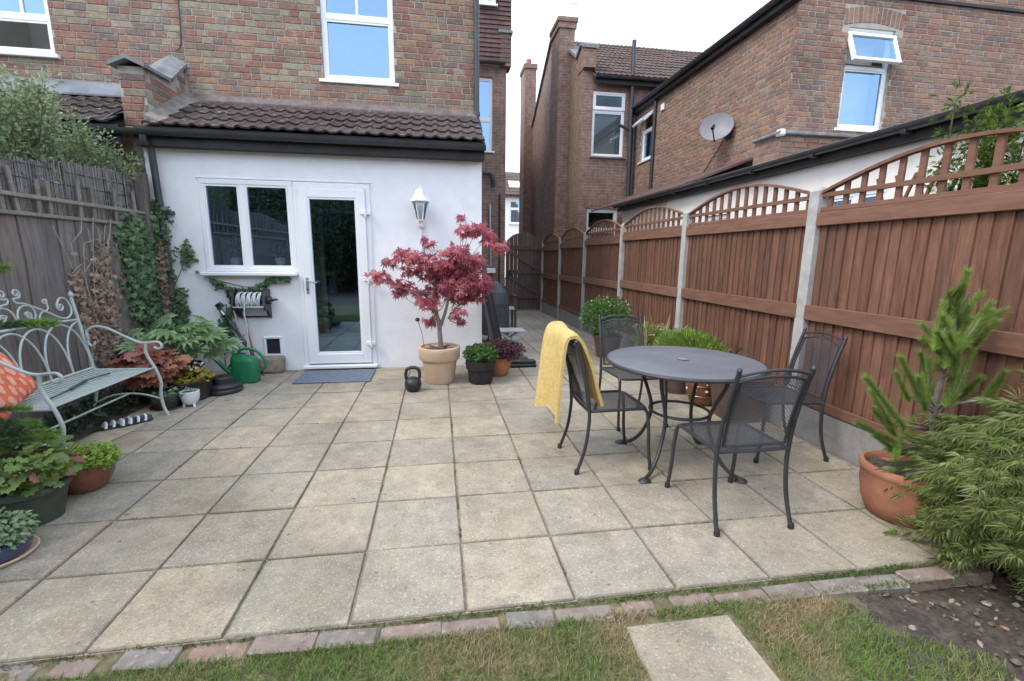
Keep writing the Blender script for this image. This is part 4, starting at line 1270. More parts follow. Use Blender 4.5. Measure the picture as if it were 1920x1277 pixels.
rt = [tile_mesh('tile', m_tile_b, .6, .7, .03, seed=3)]
m = MB(); sheet(m, (1, 34.7, 5.95), (12, 34.7, 5.95), (12, 39, 8.4), (1, 39, 8.4), .1); rfo = m.build('roof', m_tile_b, fr)
tiled_roof(rfo, rt, 4.2, 8.0, 34.65, 5.98, math.radians(29.6), 7, .62, .6)
sheet(MB(), (5.6, 35.9, 6.76), (6.5, 35.9, 6.76), (6.5, 36.9, 7.36), (5.6, 36.9, 7.36), .04).build('skylight', m_upvc, rfo)

# ------------------------------------------------------------------ right fence: panels, posts, gravel boards
FX, SP, FY0 = 2.785, 1.88, 1.606
ORD = ['nearest', 'second nearest', 'third nearest', 'fourth from the front', 'second from the gate', 'beside the gate']
def board_mesh(name, mat, w, h, t, seed):
    r = random.Random(seed)
    # feather-edged board: thin at one side, face bowed a little; local y runs along the fence
    n = 5
    m = MB()
    for k in range(n):
        z = h * k / (n - 1)
        b = r.gauss(0, .0025) if 0 < k < n - 1 else 0
        m.v += [(-t + b, 0, z), (-.004 + b, w, z), (.004, w, z), (.004, 0, z)]
    for k in range(n - 1):
        for j in range(4):
            m.f.append((k * 4 + j, k * 4 + (j + 1) % 4, k * 4 + 4 + (j + 1) % 4, k * 4 + 4 + j))
    m.f += [(3, 2, 1, 0), tuple(4 * n - 4 + j for j in range(4))]
    return m.mesh(name, mat)
ZB0, ZT0 = .26, 1.66
boards = [board_mesh('board', m_fence, .094, ZT0 - ZB0, .018, s) for s in range(5)]
def slat_mesh(h): return MB().cbox(-.010, .010, -.019, .019, 0, h, .002).mesh('slat', m_fence_r)
slats = {}
rail_mid = MB().cbox(-.052, -.018, -.9, .9, .93, 1.045, .004).mesh('rail', m_fence_r)
rail_top = MB().cbox(-.050, -.006, -.9, .9, 1.645, 1.742, .004).mesh('rail', m_fence_r)
rail_bot = MB().cbox(-.040, -.018, -.9, .9, .262, .335, .004).mesh('rail', m_fence_r)
def arch_z(t): return 1.885 + .175 * math.sin(PI * min(1, max(0, t)))
am = MB()
ap = [(-.012, -.9 + 1.8 * k / 20, arch_z(k / 20)) for k in range(21)]
for a, b in zip(ap, ap[1:]): am.bar(a, (b[0], b[1] + .004, b[2]), .045, .020)
arch_mesh = am.mesh('arch_rail', m_fence_r)
lath = MB().cbox(-.026, -.011, -.9, .9, 1.845, 1.877, .002).mesh('lath', m_fence_r)
base_lath = MB().cbox(-.026, -.008, -.9, .9, 1.745, 1.778, .002).mesh('lath', m_fence_r)
for k in range(6):
    y0 = FY0 + SP * (k - 1)
    yc, zf = y0 + SP / 2, fall(y0 + SP / 2)
    lab = 'brown close-board fence panel with arched trellis top, %s' % ['the nearest one, behind the pine', 'behind the table', 'third from the front', 'fourth from the front', 'second from the gate', 'next to the gate'][k]
    p = thing('fence_section', lab, 'fence panel', (FX, yc, zf), 'fence panels along the right side')
    nb_ = 22
    for j in range(nb_):
        o = put('board', R.choice(boards), p, (FX + R.uniform(-.003, .003), y0 + .045 + j * (SP - .09) / nb_, zf + ZB0), (R.gauss(0, .004), 0, R.gauss(0, .01)))
    for me in (rail_mid, rail_top, rail_bot, arch_mesh, lath, base_lath):
        put(me.name.split('.')[0], me, p, (FX, yc, zf), (R.gauss(0, .002), 0, 0))
    ns = 14
    for j in range(ns):
        t = (j + .5) / ns
        h = round(arch_z(t) - 1.745, 3)
        if h not in slats: slats[h] = slat_mesh(h)
        put('slat', slats[h], p, (FX + .002, y0 + .04 + t * (SP - .08), zf + 1.745), (R.gauss(0, .008), 0, 0))
    g_ = MB(); g_.cbox(FX - .028, FX + .028, y0 + .04, y0 + SP - .04, zf - .06, zf + .255, .006)
    g_ = g_.build('gravel_board', m_gravelb)
    tag(g_, 'grey concrete gravel board under the fence panel %s' % ['behind the pine', 'behind the table', 'third from the front', 'fourth from the front', 'second from the gate', 'next to the gate'][k], 'gravel board', 'gravel boards under the right fence')
for k in range(0, 7):
    y = FY0 + SP * (k - 1)
    if k == 0: y = FY0 - SP
    zf = fall(y)
    m = MB()
    m.prism([(FX - .05, y - .048), (FX + .05, y - .048), (FX + .05, y + .048), (FX - .05, y + .048)], 'z', zf - .1, zf + 1.90)
    b = len(m.v)
    m.add([(FX - .05, y - .048, zf + 1.90), (FX + .05, y - .048, zf + 1.90), (FX + .05, y + .048, zf + 1.90), (FX - .05, y + .048, zf + 1.90), (FX - .02, y - .03, zf + 1.93), (FX + .02, y - .03, zf + 1.93), (FX + .02, y + .03, zf + 1.93), (FX - .02, y + .03, zf + 1.93)],
          [(0, 1, 5, 4), (1, 2, 6, 5), (2, 3, 7, 6), (3, 0, 4, 7), (4, 5, 6, 7)])
    m = m.build('fence_post', m_conc, fix=True)
    tag(m, 'pale concrete fence post %s' % ['just out of view at the right edge', 'behind the right-hand chair', 'behind the green plants by the table', 'third in view from the front', 'fourth in view from the front', 'second from the gate', 'at the gate'][k], 'fence post', 'concrete posts of the right fence')

# garden gate at the end of the passage
GY = 11.0
gz = fall(GY)
gate = thing('garden_gate', 'dark arched wooden gate closing the side passage', 'gate', (2.2, GY, gz))
g0, g1 = 1.74, 2.72
nbd = 9
for k in range(nbd):
    a = g0 + (g1 - g0) * k / nbd; b = g0 + (g1 - g0) * (k + 1) / nbd - .006
    def az(x): return 1.72 + .42 * math.sqrt(max(0, 1 - ((x - 2.23) / .52) ** 2))
    m = MB(); m.prism([(a, gz + .05), (b, gz + .05), (b, gz + az(b)), ((a + b) / 2, gz + az((a + b) / 2)), (a, gz + az(a))], 'y', GY, GY + .02)
    m.build('board', m_gate, gate)
for z in (.35, 1.02, 1.68):
    MB().cbox(g0, g1, GY - .03, GY - .001, gz + z, gz + z + .11, .004).build('ledge', m_gate, gate)
for z0 in (.46, 1.13):
    MB().bar((g0 + .05, GY - .016, gz + z0 + .53), (g1 - .05, GY - .016, gz + z0 + .02), .028, .09).build('brace', m_gate, gate)
MB().cbox(g0 + .06, g0 + .16, GY - .06, GY - .03, gz + 1.0, gz + 1.14, .01).build('latch', m_iron, gate)

# ------------------------------------------------------------------ left fence: old boards, trellis, reed screen
LX = -3.20
lf = thing('old_board_fence', 'dark weathered board fence behind the metal bench', 'fence', (LX, 1.9, 0))
old = []
for s in range(5):
    r = random.Random(s + 70)
    m = MB()
    n = 6
    for k in range(n):
        z = 1.66 * k / (n - 1)
        b = r.gauss(0, .003)
        m.v += [(-.010, 0, z), (.012 + b, 0, z), (.008 + b, .185, z), (-.010, .185, z)]
    for k in range(n - 1):
        for j in range(4): m.f.append((k * 4 + j, k * 4 + (j + 1) % 4, k * 4 + 4 + (j + 1) % 4, k * 4 + 4 + j))
    m.f += [(3, 2, 1, 0), tuple(4 * n - 4 + j for j in range(4))]
    old.append(m.mesh('board', m_old))
y = -.9
while y < 3.95:
    put('board', R.choice(old), lf, (LX + R.uniform(-.006, .006), y, .0), (R.gauss(0, .003), 0, R.gauss(0, .015)), (1, 1, 1 + R.uniform(-.006, .006)))
    y += .187
MB().box(LX - .03, LX - .012, -.95, 4.12, 0, 1.6).build('backing', m_old, lf)
MB().cbox(LX - .05, LX + .05, 4.03, 4.12, 0, 2.22, .006).build('post', m_old, lf)
MB().cbox(LX - .03, LX + .035, -.95, 4.03, 1.655, 1.685, .005).build('cap_rail', m_trel, lf)
tr = thing('trellis_strip', 'low weathered wooden trellis strip on top of the left fence', 'trellis', (LX, 1.9, 1.69))
MB().cbox(LX + .012, LX + .032, -.9, 4.03, 1.79, 1.82, .004).build('rail', m_trel, tr)
sm = MB().cbox(-.009, .009, -.017, .017, 0, .30, .003).mesh('slat', m_trel)
y = -.8
while y < 4.0:
    put('slat', sm, tr, (LX + .002, y + R.gauss(0, .01), 1.685), (R.gauss(0, .05), R.gauss(0, .03), 0), (1, 1, R.uniform(.85, 1.1)))
    y += R.choice((.15, .17, .16, .3))
rs = MB()
y = -.95
while y < 4.02:
    rr = R.uniform(.003, .006)
    x = LX - .045 + R.gauss(0, .004)
    top = 2.09 + .03 * (y - 2.4) + R.gauss(0, .012) + (.05 * math.sin(y * 2.2))
    rs.tube([(x, y, 1.66), (x + R.gauss(0, .004), y + R.gauss(0, .006), top)], rr, 4, caps=False)
    y += .0085
reed = thing('reed_screen', 'grey reed screening standing behind the left trellis', 'reed screen', (LX - .05, 1.5, 1.66))
rs.build('reeds', m_reed, reed)['kind'] = 'stuff'
rw = MB()
for z in (1.78, 1.93, 2.04): rw.tube([(LX - .036, -.95, z), (LX - .036, 1.5, z + .01), (LX - .036, 4.02, z + .03)], .0025, 4)
rw.build('wire', m_iron, reed)

# clipped trees at the far end of the garden, mirrored in the door glass
for k, (x, y, r, h) in enumerate(((-13.2, -9.5, 2.6, 5.6), (-9.6, -10.5, 2.4, 5.0), (-7.2, -11.4, 2.2, 5.5), (-4.6, -11, 2.0, 5.2), (-1.6, -11.8, 2.2, 5.8), (1.4, -11.2, 2.1, 5.4), (4.4, -11.6, 2.2, 5.0))):
    t = thing('garden_tree', ['dark bushy tree, farthest left', 'dark bushy tree, second from the left', 'dark bushy tree, third from the left', 'dark bushy tree, fourth from the left', 'dark bushy tree, tallest', 'dark bushy tree, second from the right', 'dark bushy tree, farthest right'][k] + ' behind the camera at the end of the garden', 'tree', (x, y, -.3), 'trees at the end of the garden')
    MB().tube([(x, y, -.3), (x + .1, y, 1.5), (x, y + .1, h * .7)], [.16, .12, .05], 8).build('trunk', m_darkbark, t, smooth=True)
    P, D = blob(15000, (x, y, h * .5), (r, r * .8, h * .52), .3)
    leaves('crown', T_OVAL, P, rdir(15000), D, NR.uniform(.09, .17, 15000), l_hedge, t)

hd = thing('added_hedge', 'tall dark hedge added unseen behind the camera to darken the door glass reflection', 'hedge', (0, -13.6, -.3))  # unseen hedge, added to close bright gaps between the trees in the door reflection
n = 26000
P = np.stack([NR.uniform(-20, 14, n), -13.2 + .25 * NR.normal(size=n), NR.uniform(-.3, 5.4, n)], 1)
leaves('foliage', T_OVAL, P, rdir(n), rdir(n) + [0, 1, 0], NR.uniform(.12, .24, n), l_hedge, hd)
MB().box(-20, 14, -14.2, -13.5, -.3, 5.2).build('dark_filler', m_darkbark, hd)

# ------------------------------------------------------------------ table and chairs
def lattice(w, d, pitch=.012, sw=.0031, th=.0022):
    """expanded-metal sheet in the plane z=0, centred: two families of diagonal strips"""
    m = MB()
    n = int((w + d) / (pitch * 1.414)) + 1
    for s in (1, -1):
        for k in range(-n, n + 1):
            c = k * pitch * 1.414
            # line x = s*y + c clipped to the rectangle
            pts = []
            for y in (-d / 2, d / 2):
                x = s * y + c
                if -w / 2 <= x <= w / 2: pts.append((x, y))
            for x in (-w / 2, w / 2):
                y = (x - c) * s
                if -d / 2 < y < d / 2: pts.append((x, y))
            if len(pts) >= 2 and (Vector(pts[0]) - Vector(pts[1])).length > .004:
                (x0, y0), (x1, y1) = pts[0], pts[1]
                z = .0006 * s
                L = math.hypot(x1 - x0, y1 - y0)
                px, py = -(y1 - y0) / L * sw / 2, (x1 - x0) / L * sw / 2
                m.add([(x0 + px, y0 + py, z), (x1 + px, y1 + py, z), (x1 - px, y1 - py, z), (x0 - px, y0 - py, z),
                       (x0, y0, z - th), (x1, y1, z - th)], [(0, 1, 2, 3), (0, 4, 5, 1), (3, 2, 5, 4)])
    return m

def make_chair(label):
    t = thing('garden_chair', label, 'chair', (0, 0, 0), 'charcoal garden chairs round the table')
    for s in (-1, 1):
        x = .205 * s
        m = MB()
        m.tube(spline([(x * 1.04, -.255, .012), (x * 1.01, -.205, .17), (x, -.185, .32), (x, -.185, .42), (x * .99, -.205, .58), (x * .98, -.245, .74), (x * .97, -.285, .865)], 5), .0115, 10)
        m.build('back_leg', m_anth, t, smooth=True, local=True)
        m = MB()
        m.tube(spline([(x * .98, .195, .418), (x, .212, .39), (x * 1.02, .225, .28), (x * 1.03, .232, .15), (x * 1.05, .25, .012)], 5), .0115, 10)
        m.build('front_leg', m_anth, t, smooth=True, local=True)
        for yy, xx in ((-.257, 1.04), (.252, 1.05)):
            MB().lathe([(.0145, 0), (.0165, .006), (.0145, .03), (.012, .034)], (x * xx, yy, 0), 12).build('foot_cap', m_black, t, smooth=True, local=True)
        MB().lathe([(.006, 0), (.013, .008), (.011, .02), (.004, .026)], (x * .97, -.285, .862), 10).build('finial', m_anth, t, smooth=True, local=True)
        m = MB()
        m.tube(spline([(x * .86, -.187, .45), (x * .86, -.21, .60), (x * .85, -.245, .73), (x * .84, -.268, .81)], 5), .0075, 8)
        m.build('back_stile', m_anth, t, smooth=True, local=True)
    m = MB()
    m.tube(spline([(-.2, -.185, .42), (-.2, .15, .424), (-.195, .19, .42), (-.15, .212, .417), (0, .222, .416), (.15, .212, .417), (.195, .19, .42), (.2, .15, .424), (.2, -.185, .42)], 5), .0105, 10)
    m.tube([(-.2, -.185, .42), (0, -.19, .419), (.2, -.185, .42)], .0095, 8)
    m.build('seat_frame', m_anth, t, smooth=True, local=True)
    m = lattice(.385, .385)
    m.v = [(x, y + .010, z + .4225 - .012 * (1 - (x / .2) ** 2) * (1 - (y / .2) ** 2)) for x, y, z in m.v]
    m.build('seat', m_seat, t, local=True)
    for pts_, r_ in ((spline([(-.200, -.28, .842), (-.1, -.296, .866), (0, -.30, .874), (.1, -.296, .866), (.200, -.28, .842)], 5), .008),
                     (spline([(-.200, -.268, .808), (-.1, -.282, .832), (0, -.287, .840), (.1, -.282, .832), (.200, -.268, .808)], 5), .0075),
                     ([(-.178, -.187, .452), (0, -.19, .450), (.178, -.187, .452)], .0075)):
        MB().tube(pts_, r_, 8).build('back_rail', m_anth, t, smooth=True, local=True)
    m = lattice(.345, .37)
    def bend(x, y, z):
        u = max(0, y + .185)                                             # 0 at the seat, .37 at the top
        top = 1 + .0 * x
        yb = -.187 - .03 * (u / .37) - .062 * (u / .37) ** 1.6
        return (x, yb + z, .452 + u + .018 * (1 - (x / .18) ** 2) * (u / .37))
    m.v = [bend(*p) for p in m.v]
    m.build('backrest', m_seat, t, local=True)
    return t
c1 = make_chair('dark metal mesh chair with the yellow throw over its back')
c1.location, c1.rotation_euler.z = (1.035, 1.285, 0), -PI / 2
for loc, rz, lab in (((1.545, 2.03, 0), PI + .05, 'dark metal mesh chair on the far side of the table, before the leafy pots'),
                     ((1.505, .585, 0), .01, 'dark metal mesh chair on the near side of the table, its back to the viewer'),
                     ((2.345, 1.265, 0), PI / 2 - .10, 'dark metal mesh chair between the table and the brown fence')):
    c = copy_tree(c1)
    c.location, c.rotation_euler.z = loc, rz
    c['label'] = lab

TX, TY = 1.525, 1.18
tb = thing('garden_table', 'round charcoal metal garden table with ring braced legs', 'table', (TX, TY, 0))
MB().lathe([(.006, .716), (.02, .714), (.485, .700), (.492, .702), (.496, .712), (.494, .722), (.48, .7245), (.03, .7225), (.022, .7215), (.018, .716), (0, .716)], (TX, TY, 0), 72).build('top', m_ttop, tb, smooth=True)
MB().tube([(TX + .497 * math.cos(a), TY + .497 * math.sin(a), .708) for a in np.linspace(0, 2 * PI, 64, endpoint=False)], .012, 8, closed=True).build('rim', m_anth, tb, smooth=True)
MB().lathe([(.014, .725), (.034, .7255), (.036, .729), (.02, .731), (.014, .729)], (TX, TY, 0), 20).build('parasol_hole_ring', m_chrome, tb, smooth=True)
for k in range(4):
    a = math.radians(37 + 90 * k)
    ca, sa = math.cos(a), math.sin(a)
    m = MB()
    m.tube(spline([(TX + r * ca, TY + r * sa, z) for r, z in ((.30, .70), (.295, .60), (.235, .46), (.205, .36), (.215, .26), (.27, .13), (.35, .045), (.43, .016))], 5), .0125, 10)
    m.build('leg', m_anth, tb, smooth=True)
    m = MB(); m.lathe([(.030, 0), (.034, .006), (.022, .02), (.0, .026)], (TX + .435 * ca, TY + .435 * sa, 0), 14, 1.25, 1.0)
    m.build('foot', m_anth, tb, smooth=True)
MB().tube([(TX + .195 * math.cos(a), TY + .195 * math.sin(a), .37) for a in np.linspace(0, 2 * PI, 40, endpoint=False)], .010, 8, closed=True).build('ring_brace', m_anth, tb, smooth=True)

# yellow throw over the back of the first chair: a folded cloth draped from the outside over the top rail
nu, nv = 34, 30
path = spline([(.935, .445), (.90, .56), (.862, .70), (.815, .82), (.778, .888), (.745, .903), (.718, .885), (.708, .80), (.703, .68), (.698, .52), (.692, .345)], 6)
def throw_pt(i, j, off):
    s = i / nu * (len(path) - 1)
    k = min(int(s), len(path) - 2)
    p = path[k].lerp(path[k + 1], s - k)
    q = (path[k + 1] - path[k]); q.normalize()
    t = j / nv
    out = max(0, (s / (len(path) - 1) - .5) * 2)                 # 0 at the top, 1 at the outer hem
    inn = max(0, (.45 - s / (len(path) - 1)) * 2)
    y = 1.12 + .38 * t + (t - .5) * .04 * out - .02 * inn
    fold = (.026 * math.sin(t * 8.5 + .4 + 1.2 * out) + .009 * math.sin(t * 17 + 1)) * (out ** .7) + .006 * math.sin(t * 12) * inn
    n = Vector((-q.y, q.x))
    if n.y < 0 and 0: n = -n
    side = -1
    x, z = p.x + n.x * off * side - fold - .095 * (out ** .6) * t, p.y + n.y * off * side
    z += .006 * math.sin(t * 7) * (1 - out) + (.035 * t * out) - .018 * math.sin(t * 9.5) * out
    z += -.05 * math.sin(PI * t) * 0 + .012 * (t - .4) * (1 - out - inn) * 3
    return (x, y, z)
m = MB()
for off in (0, .020):
    for i in range(nu + 1):
        for j in range(nv + 1): m.v.append(throw_pt(i, j, off))
K = (nu + 1) * (nv + 1)
for i in range(nu):
    for j in range(nv):
        a = i * (nv + 1) + j
        m.f.append((a, a + 1, a + nv + 2, a + nv + 1)); m.f.append((K + a, K + a + nv + 1, K + a + nv + 2, K + a + 1))
for i in range(nu):
    for j in (0, nv):
        a = i * (nv + 1) + j; m.f.append((a, a + nv + 1, K + a + nv + 1, K + a))
for j in range(nv):
    for i in (0, nu):
        a = i * (nv + 1) + j; m.f.append((a, a + 1, K + a + 1, K + a))
o = m.build('throw', m_throw, smooth=True, fix=True)
tag(o, 'yellow woven throw hanging over the back of the left chair', 'throw')

# ------------------------------------------------------------------ pots and plants
def pot(parent, c, prof, mat, soil_z, soil_r, n=36, name='pot'):
    p = MB().lathe(prof, c, n).build(name, mat, parent, smooth=True)
    s = MB()
    nn = 24
    s.v.append((c[0], c[1], c[2] + soil_z + .024))
    for ring in (1, 2):
        for k in range(nn):
            a = 2 * PI * k / nn
            s.v.append((c[0] + soil_r * ring / 2 * math.cos(a), c[1] + soil_r * ring / 2 * math.sin(a), c[2] + soil_z + .012 + R.uniform(-.006, .006)))
    for k in range(nn):
        s.f.append((0, 1 + k, 1 + (k + 1) % nn)); s.f.append((1 + k, 1 + nn + k, 1 + nn + (k + 1) % nn, 1 + (k + 1) % nn))
    s.build('soil', m_soil, p)
    return p
def simple_prof(rb, rt, h, lip=.012, rim=.03):
    return [(rb, 0), (rb + (rt - rb) * .5, h * .5), (rt - .004, h - rim), (rt + lip, h - rim + .003), (rt + lip, h - .004), (rt + lip - .006, h), (rt - .012, h), (rt - .018, h - rim - .02), (0, h - rim - .022)]

# red maple in the big sand coloured pot
MX, MY = -.09, 3.44
mp = thing('red_maple', 'red leaved Japanese maple in a large sand coloured pot by the door', 'potted tree', (MX, MY, 0))
pot(mp, (MX, MY, 0), [(.145, 0), (.158, .02), (.19, .24), (.195, .255), (.215, .265), (.222, .275), (.228, .37), (.232, .395), (.226, .405), (.20, .405), (.195, .385), (0, .375)], m_sandpot, .37, .20)
MAPLE = [(-0.69,3.33,1.17,0.09),(-0.58,3.28,1.32,0.05),(-0.44,3.4,1.39,0.09),(-0.33,3.3,1.38,0.08),(-0.24,3.26,1.33,0.1),(-0.38,3.41,1.23,0.07),(-0.49,3.63,1.06,0.09),(-0.52,3.58,0.99,0.05),(-0.26,3.57,0.97,0.1),(-0.2,3.33,0.9,0.09),(-0.13,3.47,1.22,0.11),(-0.02,3.35,1.26,0.11),(0.09,3.31,1.37,0.12),(0.12,3.28,1.44,0.1),(0.23,3.32,1.33,0.12),(0.35,3.64,1.35,0.07),(0.21,3.59,1.21,0.13),(0.06,3.58,1.14,0.11),(-0.07,3.58,1.1,0.11),(0.12,3.32,1.08,0.14),(0.29,3.37,1.13,0.13),(0.4,3.51,1.05,0.09),(0.28,3.55,0.97,0.11),(0.19,3.61,0.91,0.07),(0.02,3.62,0.96,0.09),(0.1,3.27,0.79,0.07),(0.16,3.5,0.67,0.02),(-0.17,3.53,0.68,0.07),(0.21,3.45,1.66,0.08),(0.31,3.31,1.67,0.08),(0.43,3.44,1.6,0.08),(0.52,3.27,1.51,0.08),(0.63,3.64,1.46,0.04),(0.17,3.61,1.81,0.02),(-0.23,3.47,1.56,0.03),(-0.17,3.36,1.5,0.03)]
tr_ = MB()
tr_.tube(spline([(MX + .02, MY, .36), (MX + .01, MY, .50), (MX + .0, MY, .66), (MX - .03, MY + .01, .80), (MX - .06, MY, .95), (MX - .03, MY, 1.10)], 4), [.031, .030, .029, .028, .027, .026, .025, .024, .023, .022, .021, .019, .018, .016, .015, .013, .012, .010, .009, .008, .007], 10)
tr_.tube(spline([(MX + .01, MY, .62), (MX + .06, MY - .01, .75), (MX + .10, MY - .01, .90), (MX + .13, MY, 1.05), (MX + .17, MY, 1.25)], 4), [.021, .020, .019, .018, .0175, .017, .016, .015, .014, .013, .012, .011, .010, .009, .008, .007, .006], 10)
tr_.build('trunk', m_bark, mp, smooth=True)
br = MB()
for x, y, z, r in MAPLE:
    if z > 1.2 or x > .05: s0 = Vector((MX + .10 + .07 * max(0, min(1, (z - .9) / .3)), MY, min(1.2, max(.72, z - .25))))
    else: s0 = Vector((MX - .04, MY, min(1.05, max(.62, z - .2))))
    e0 = Vector((x, y, z))
    md = s0.lerp(e0, .5) + Vector((0, 0, -.03)) + Vector((R.gauss(0, .02), R.gauss(0, .02), 0))
    br.tube(spline([s0, md, e0 - Vector((0, 0, .02))], 4), [.006, .0055, .005, .0045, .004, .0035, .003, .0025, .002], 6)
br.build('branches', m_bark, mp, smooth=True)
Ps, Ds, Ss = [], [], []
for x, y, z, r in MAPLE:
    n = max(5, int(5600 * r * r)) + 5
    d = rdir(n); t = NR.random(n) ** .5
    p = np.array([x, y, z]) + d * t[:, None] * np.array([r * 1.5, r * 1.6, r * .9])
    Ps.append(p); Ds.append(np.stack([d[:, 0] * .8, d[:, 1] * .8 - .1, -.45 + .3 * NR.normal(size=n)], 1)); Ss.append(NR.uniform(.048, .085, n))
P, D, S = np.concatenate(Ps), np.concatenate(Ds), np.concatenate(Ss)
N = rdir(len(P), 1.3)
leaves('crown', T_MAPLE, P, D, N, S, l_red, mp)

# black pot with small green shrub; orange pot with purple sedum
bp = thing('small_shrub', 'small green shrub in a black pot beside the maple', 'potted plant', (.36, 3.36, 0))
pot(bp, (.36, 3.36, 0), [(.115, 0), (.13, .02), (.145, .16), (.162, .165), (.168, .25), (.155, .255), (.15, .235), (0, .23)], m_blackpot, .23, .15)
P, D = blob(1500, (.36, 3.36, .315), (.19, .17, .115), .35)
P = P[P[:, 2] > .22]; D = D[:len(P)]
leaves('foliage', T_OVAL, P, rdir(len(P), .8), rdir(len(P), .5), NR.uniform(.028, .05, len(P)), l_box, bp)
op = thing('purple_sedum', 'purple flowering sedum in an orange terracotta pot', 'potted plant', (.60, 3.66, 0))
pot(op, (.60, 3.66, 0), [(.09, 0), (.12, .04), (.15, .13), (.155, .20), (.165, .205), (.165, .225), (.15, .225), (.145, .21), (0, .20)], m_orangepot, .20, .14)
P, D = blob(2600, (.64, 3.62, .30), (.28, .20, .13), .3); k = P[:, 2] > .19; P, D = P[k], D[k]
leaves('foliage', T_ROUND, P, rdir(len(P), .6), rdir(len(P), 1), NR.uniform(.014, .03, len(P)), l_purple, op)
st = MB()
for _ in range(46):
    a, r = R.uniform(0, 2 * PI), R.uniform(.03, .24)
    st.tube([(.60, 3.66, .20), (.62 + r * math.cos(a), 3.63 + r * .7 * math.sin(a), .30 + R.uniform(-.05, .1))], .003, 4)
st.build('stems', m_darkbark, op)

# kettlebell
kb = thing('kettlebell', 'black cast iron kettlebell standing on the paving near the doormat', 'kettlebell', (-.367, 3.11, 0))
MB().lathe([(.045, 0), (.062, .008), (.084, .045), (.088, .075), (.082, .108), (.06, .135), (.03, .150), (0, .153)], (-.367, 3.11, 0), 28).build('body', m_iron, kb, smooth=True)
MB().tube(spline([(-.425, 3.11, .11), (-.438, 3.11, .17), (-.425, 3.11, .228), (-.395, 3.11, .247), (-.367, 3.11, .25), (-.339, 3.11, .247), (-.309, 3.11, .228), (-.296, 3.11, .17), (-.309, 3.11, .11)], 5), .0175, 10).build('handle', m_iron, kb, smooth=True)

# doormat
m = MB(); m.cbox(-.405, .405, -.27, .27, 0, .014, .004); m.v = [(-1.265 + x * (1 + .0 * y), 3.78 + y, z + .003 + .002 * math.sin(x * 9)) for x, y, z in m.v]
tag(m.build('doormat', m_mat), 'blue grey doormat on the paving in front of the back door', 'doormat')

# ornament on a wire in the maple pot, dead leaf
ow = thing('garden_stake', 'thin wire stake with a small dark ornament in the maple pot', 'ornament', (-.27, 3.36, .37))
MB().tube(spline([(-.25, 3.38, .36), (-.27, 3.36, .55), (-.31, 3.34, .70)], 4), .003, 5).build('wire', m_iron, ow)
MB().lathe([(0, -.022), (.02, -.012), (.026, .004), (.016, .02), (0, .024)], (-.315, 3.34, .715), 12).build('ornament', m_iron, ow, smooth=True)
MB().lathe([(0, -.012), (.016, 0), (0, .012)], (-.29, 3.335, .69), 10).build('bead', m_whiteglaze, ow, smooth=True)

# wall lantern
wl = thing('wall_lantern', 'white carriage lantern fixed to the rendered wall right of the door', 'wall lamp', (-.28, W, 1.9))
LXc, LYc = -.28, W - .15
def hexl(prof, sy=1): return MB().lathe(prof, (LXc, LYc, 0), 6)
hexl([(.115, 2.0), (.118, 2.012), (.085, 2.045), (.062, 2.09), (.052, 2.125), (.03, 2.145), (.012, 2.150), (.012, 2.165), (.004, 2.18)]).build('hood', m_lampw, wl)
hexl([(.045, 1.78), (.05, 1.79), (.05, 1.80), (.03, 1.805)]).build('base', m_lampw, wl)
hexl([(.012, 1.755), (.022, 1.765), (.02, 1.785)]).build('bottom_finial', m_lampw, wl)
for k in range(6):
    a = 2 * PI * k / 6
    MB().bar((LXc + .048 * math.cos(a), LYc + .048 * math.sin(a), 1.795), (LXc + .092 * math.cos(a), LYc + .092 * math.sin(a), 2.005), .010, .010).build('bar', m_lampw, wl)
    b = 2 * PI * (k + 1) / 6
    q = MB().quad(*[(LXc + r * math.cos(t), LYc + r * math.sin(t), z) for r, t, z in ((.046, a, 1.80), (.046, b, 1.80), (.089, b, 2.0), (.089, a, 2.0))])
    q.build('pane', m_lampg, wl)
MB().lathe([(.02, 1.80), (.02, 1.86), (.032, 1.89), (.028, 1.94), (0, 1.96)], (LXc, LYc, 0), 12).build('bulb', m_whiteglaze, wl, smooth=True)
m = MB(); m.cbox(LXc - .035, LXc + .035, W - .02, W - .001, 1.72, 1.86, .008); m.tube(spline([(LXc, W - .015, 1.74), (LXc, W - .09, 1.70), (LXc, W - .145, 1.73), (LXc, LYc, 1.765)], 5), .010, 8)
m.build('bracket', m_lampw, wl, smooth=True)
MB().tube([(LXc, W - .012, 1.72), (LXc + .005, W - .012, 1.42)], .010, 6).build('cable_cover', m_lampw, wl)

# climbing sprig above the maple: withered tendrils on the wall
# hose reel
hr = thing('hose_reel', 'black wall mounted hose reel wound with grey hose under the window', 'hose reel', (-2.22, W, .8))
def plate(x):
    m = MB()
    m.prism([(W - .004, .98), (W - .10, .99), (W - .17, .96), (W - .22, .80), (W - .19, .76), (W - .12, .74), (W - .05, .66), (W - .004, .64)], 'x', x - .012, x + .012)
    return m
plate(-2.055).build('side_plate', m_black, hr, fix=True); plate(-2.385).build('side_plate', m_black, hr, fix=True)
for yy, zz, rr in ((W - .06, .97, .012), (W - .21, .79, .009), (W - .03, .66, .010)):
    MB().tube([(-2.385, yy, zz), (-2.055, yy, zz)], rr, 8).build('cross_bar', m_black if zz != .79 else m_chrome, hr)
m = MB(); m.tube([(-2.40, W - .12, .86), (-2.00, W - .12, .86)], .045, 14); m.tube([(-2.04, W - .12, .86), (-1.97, W - .12, .86), (-1.97, W - .15, .87), (-1.92, W - .15, .87)], .012, 8); m.build('drum', m_black, hr, smooth=True)
hx = []
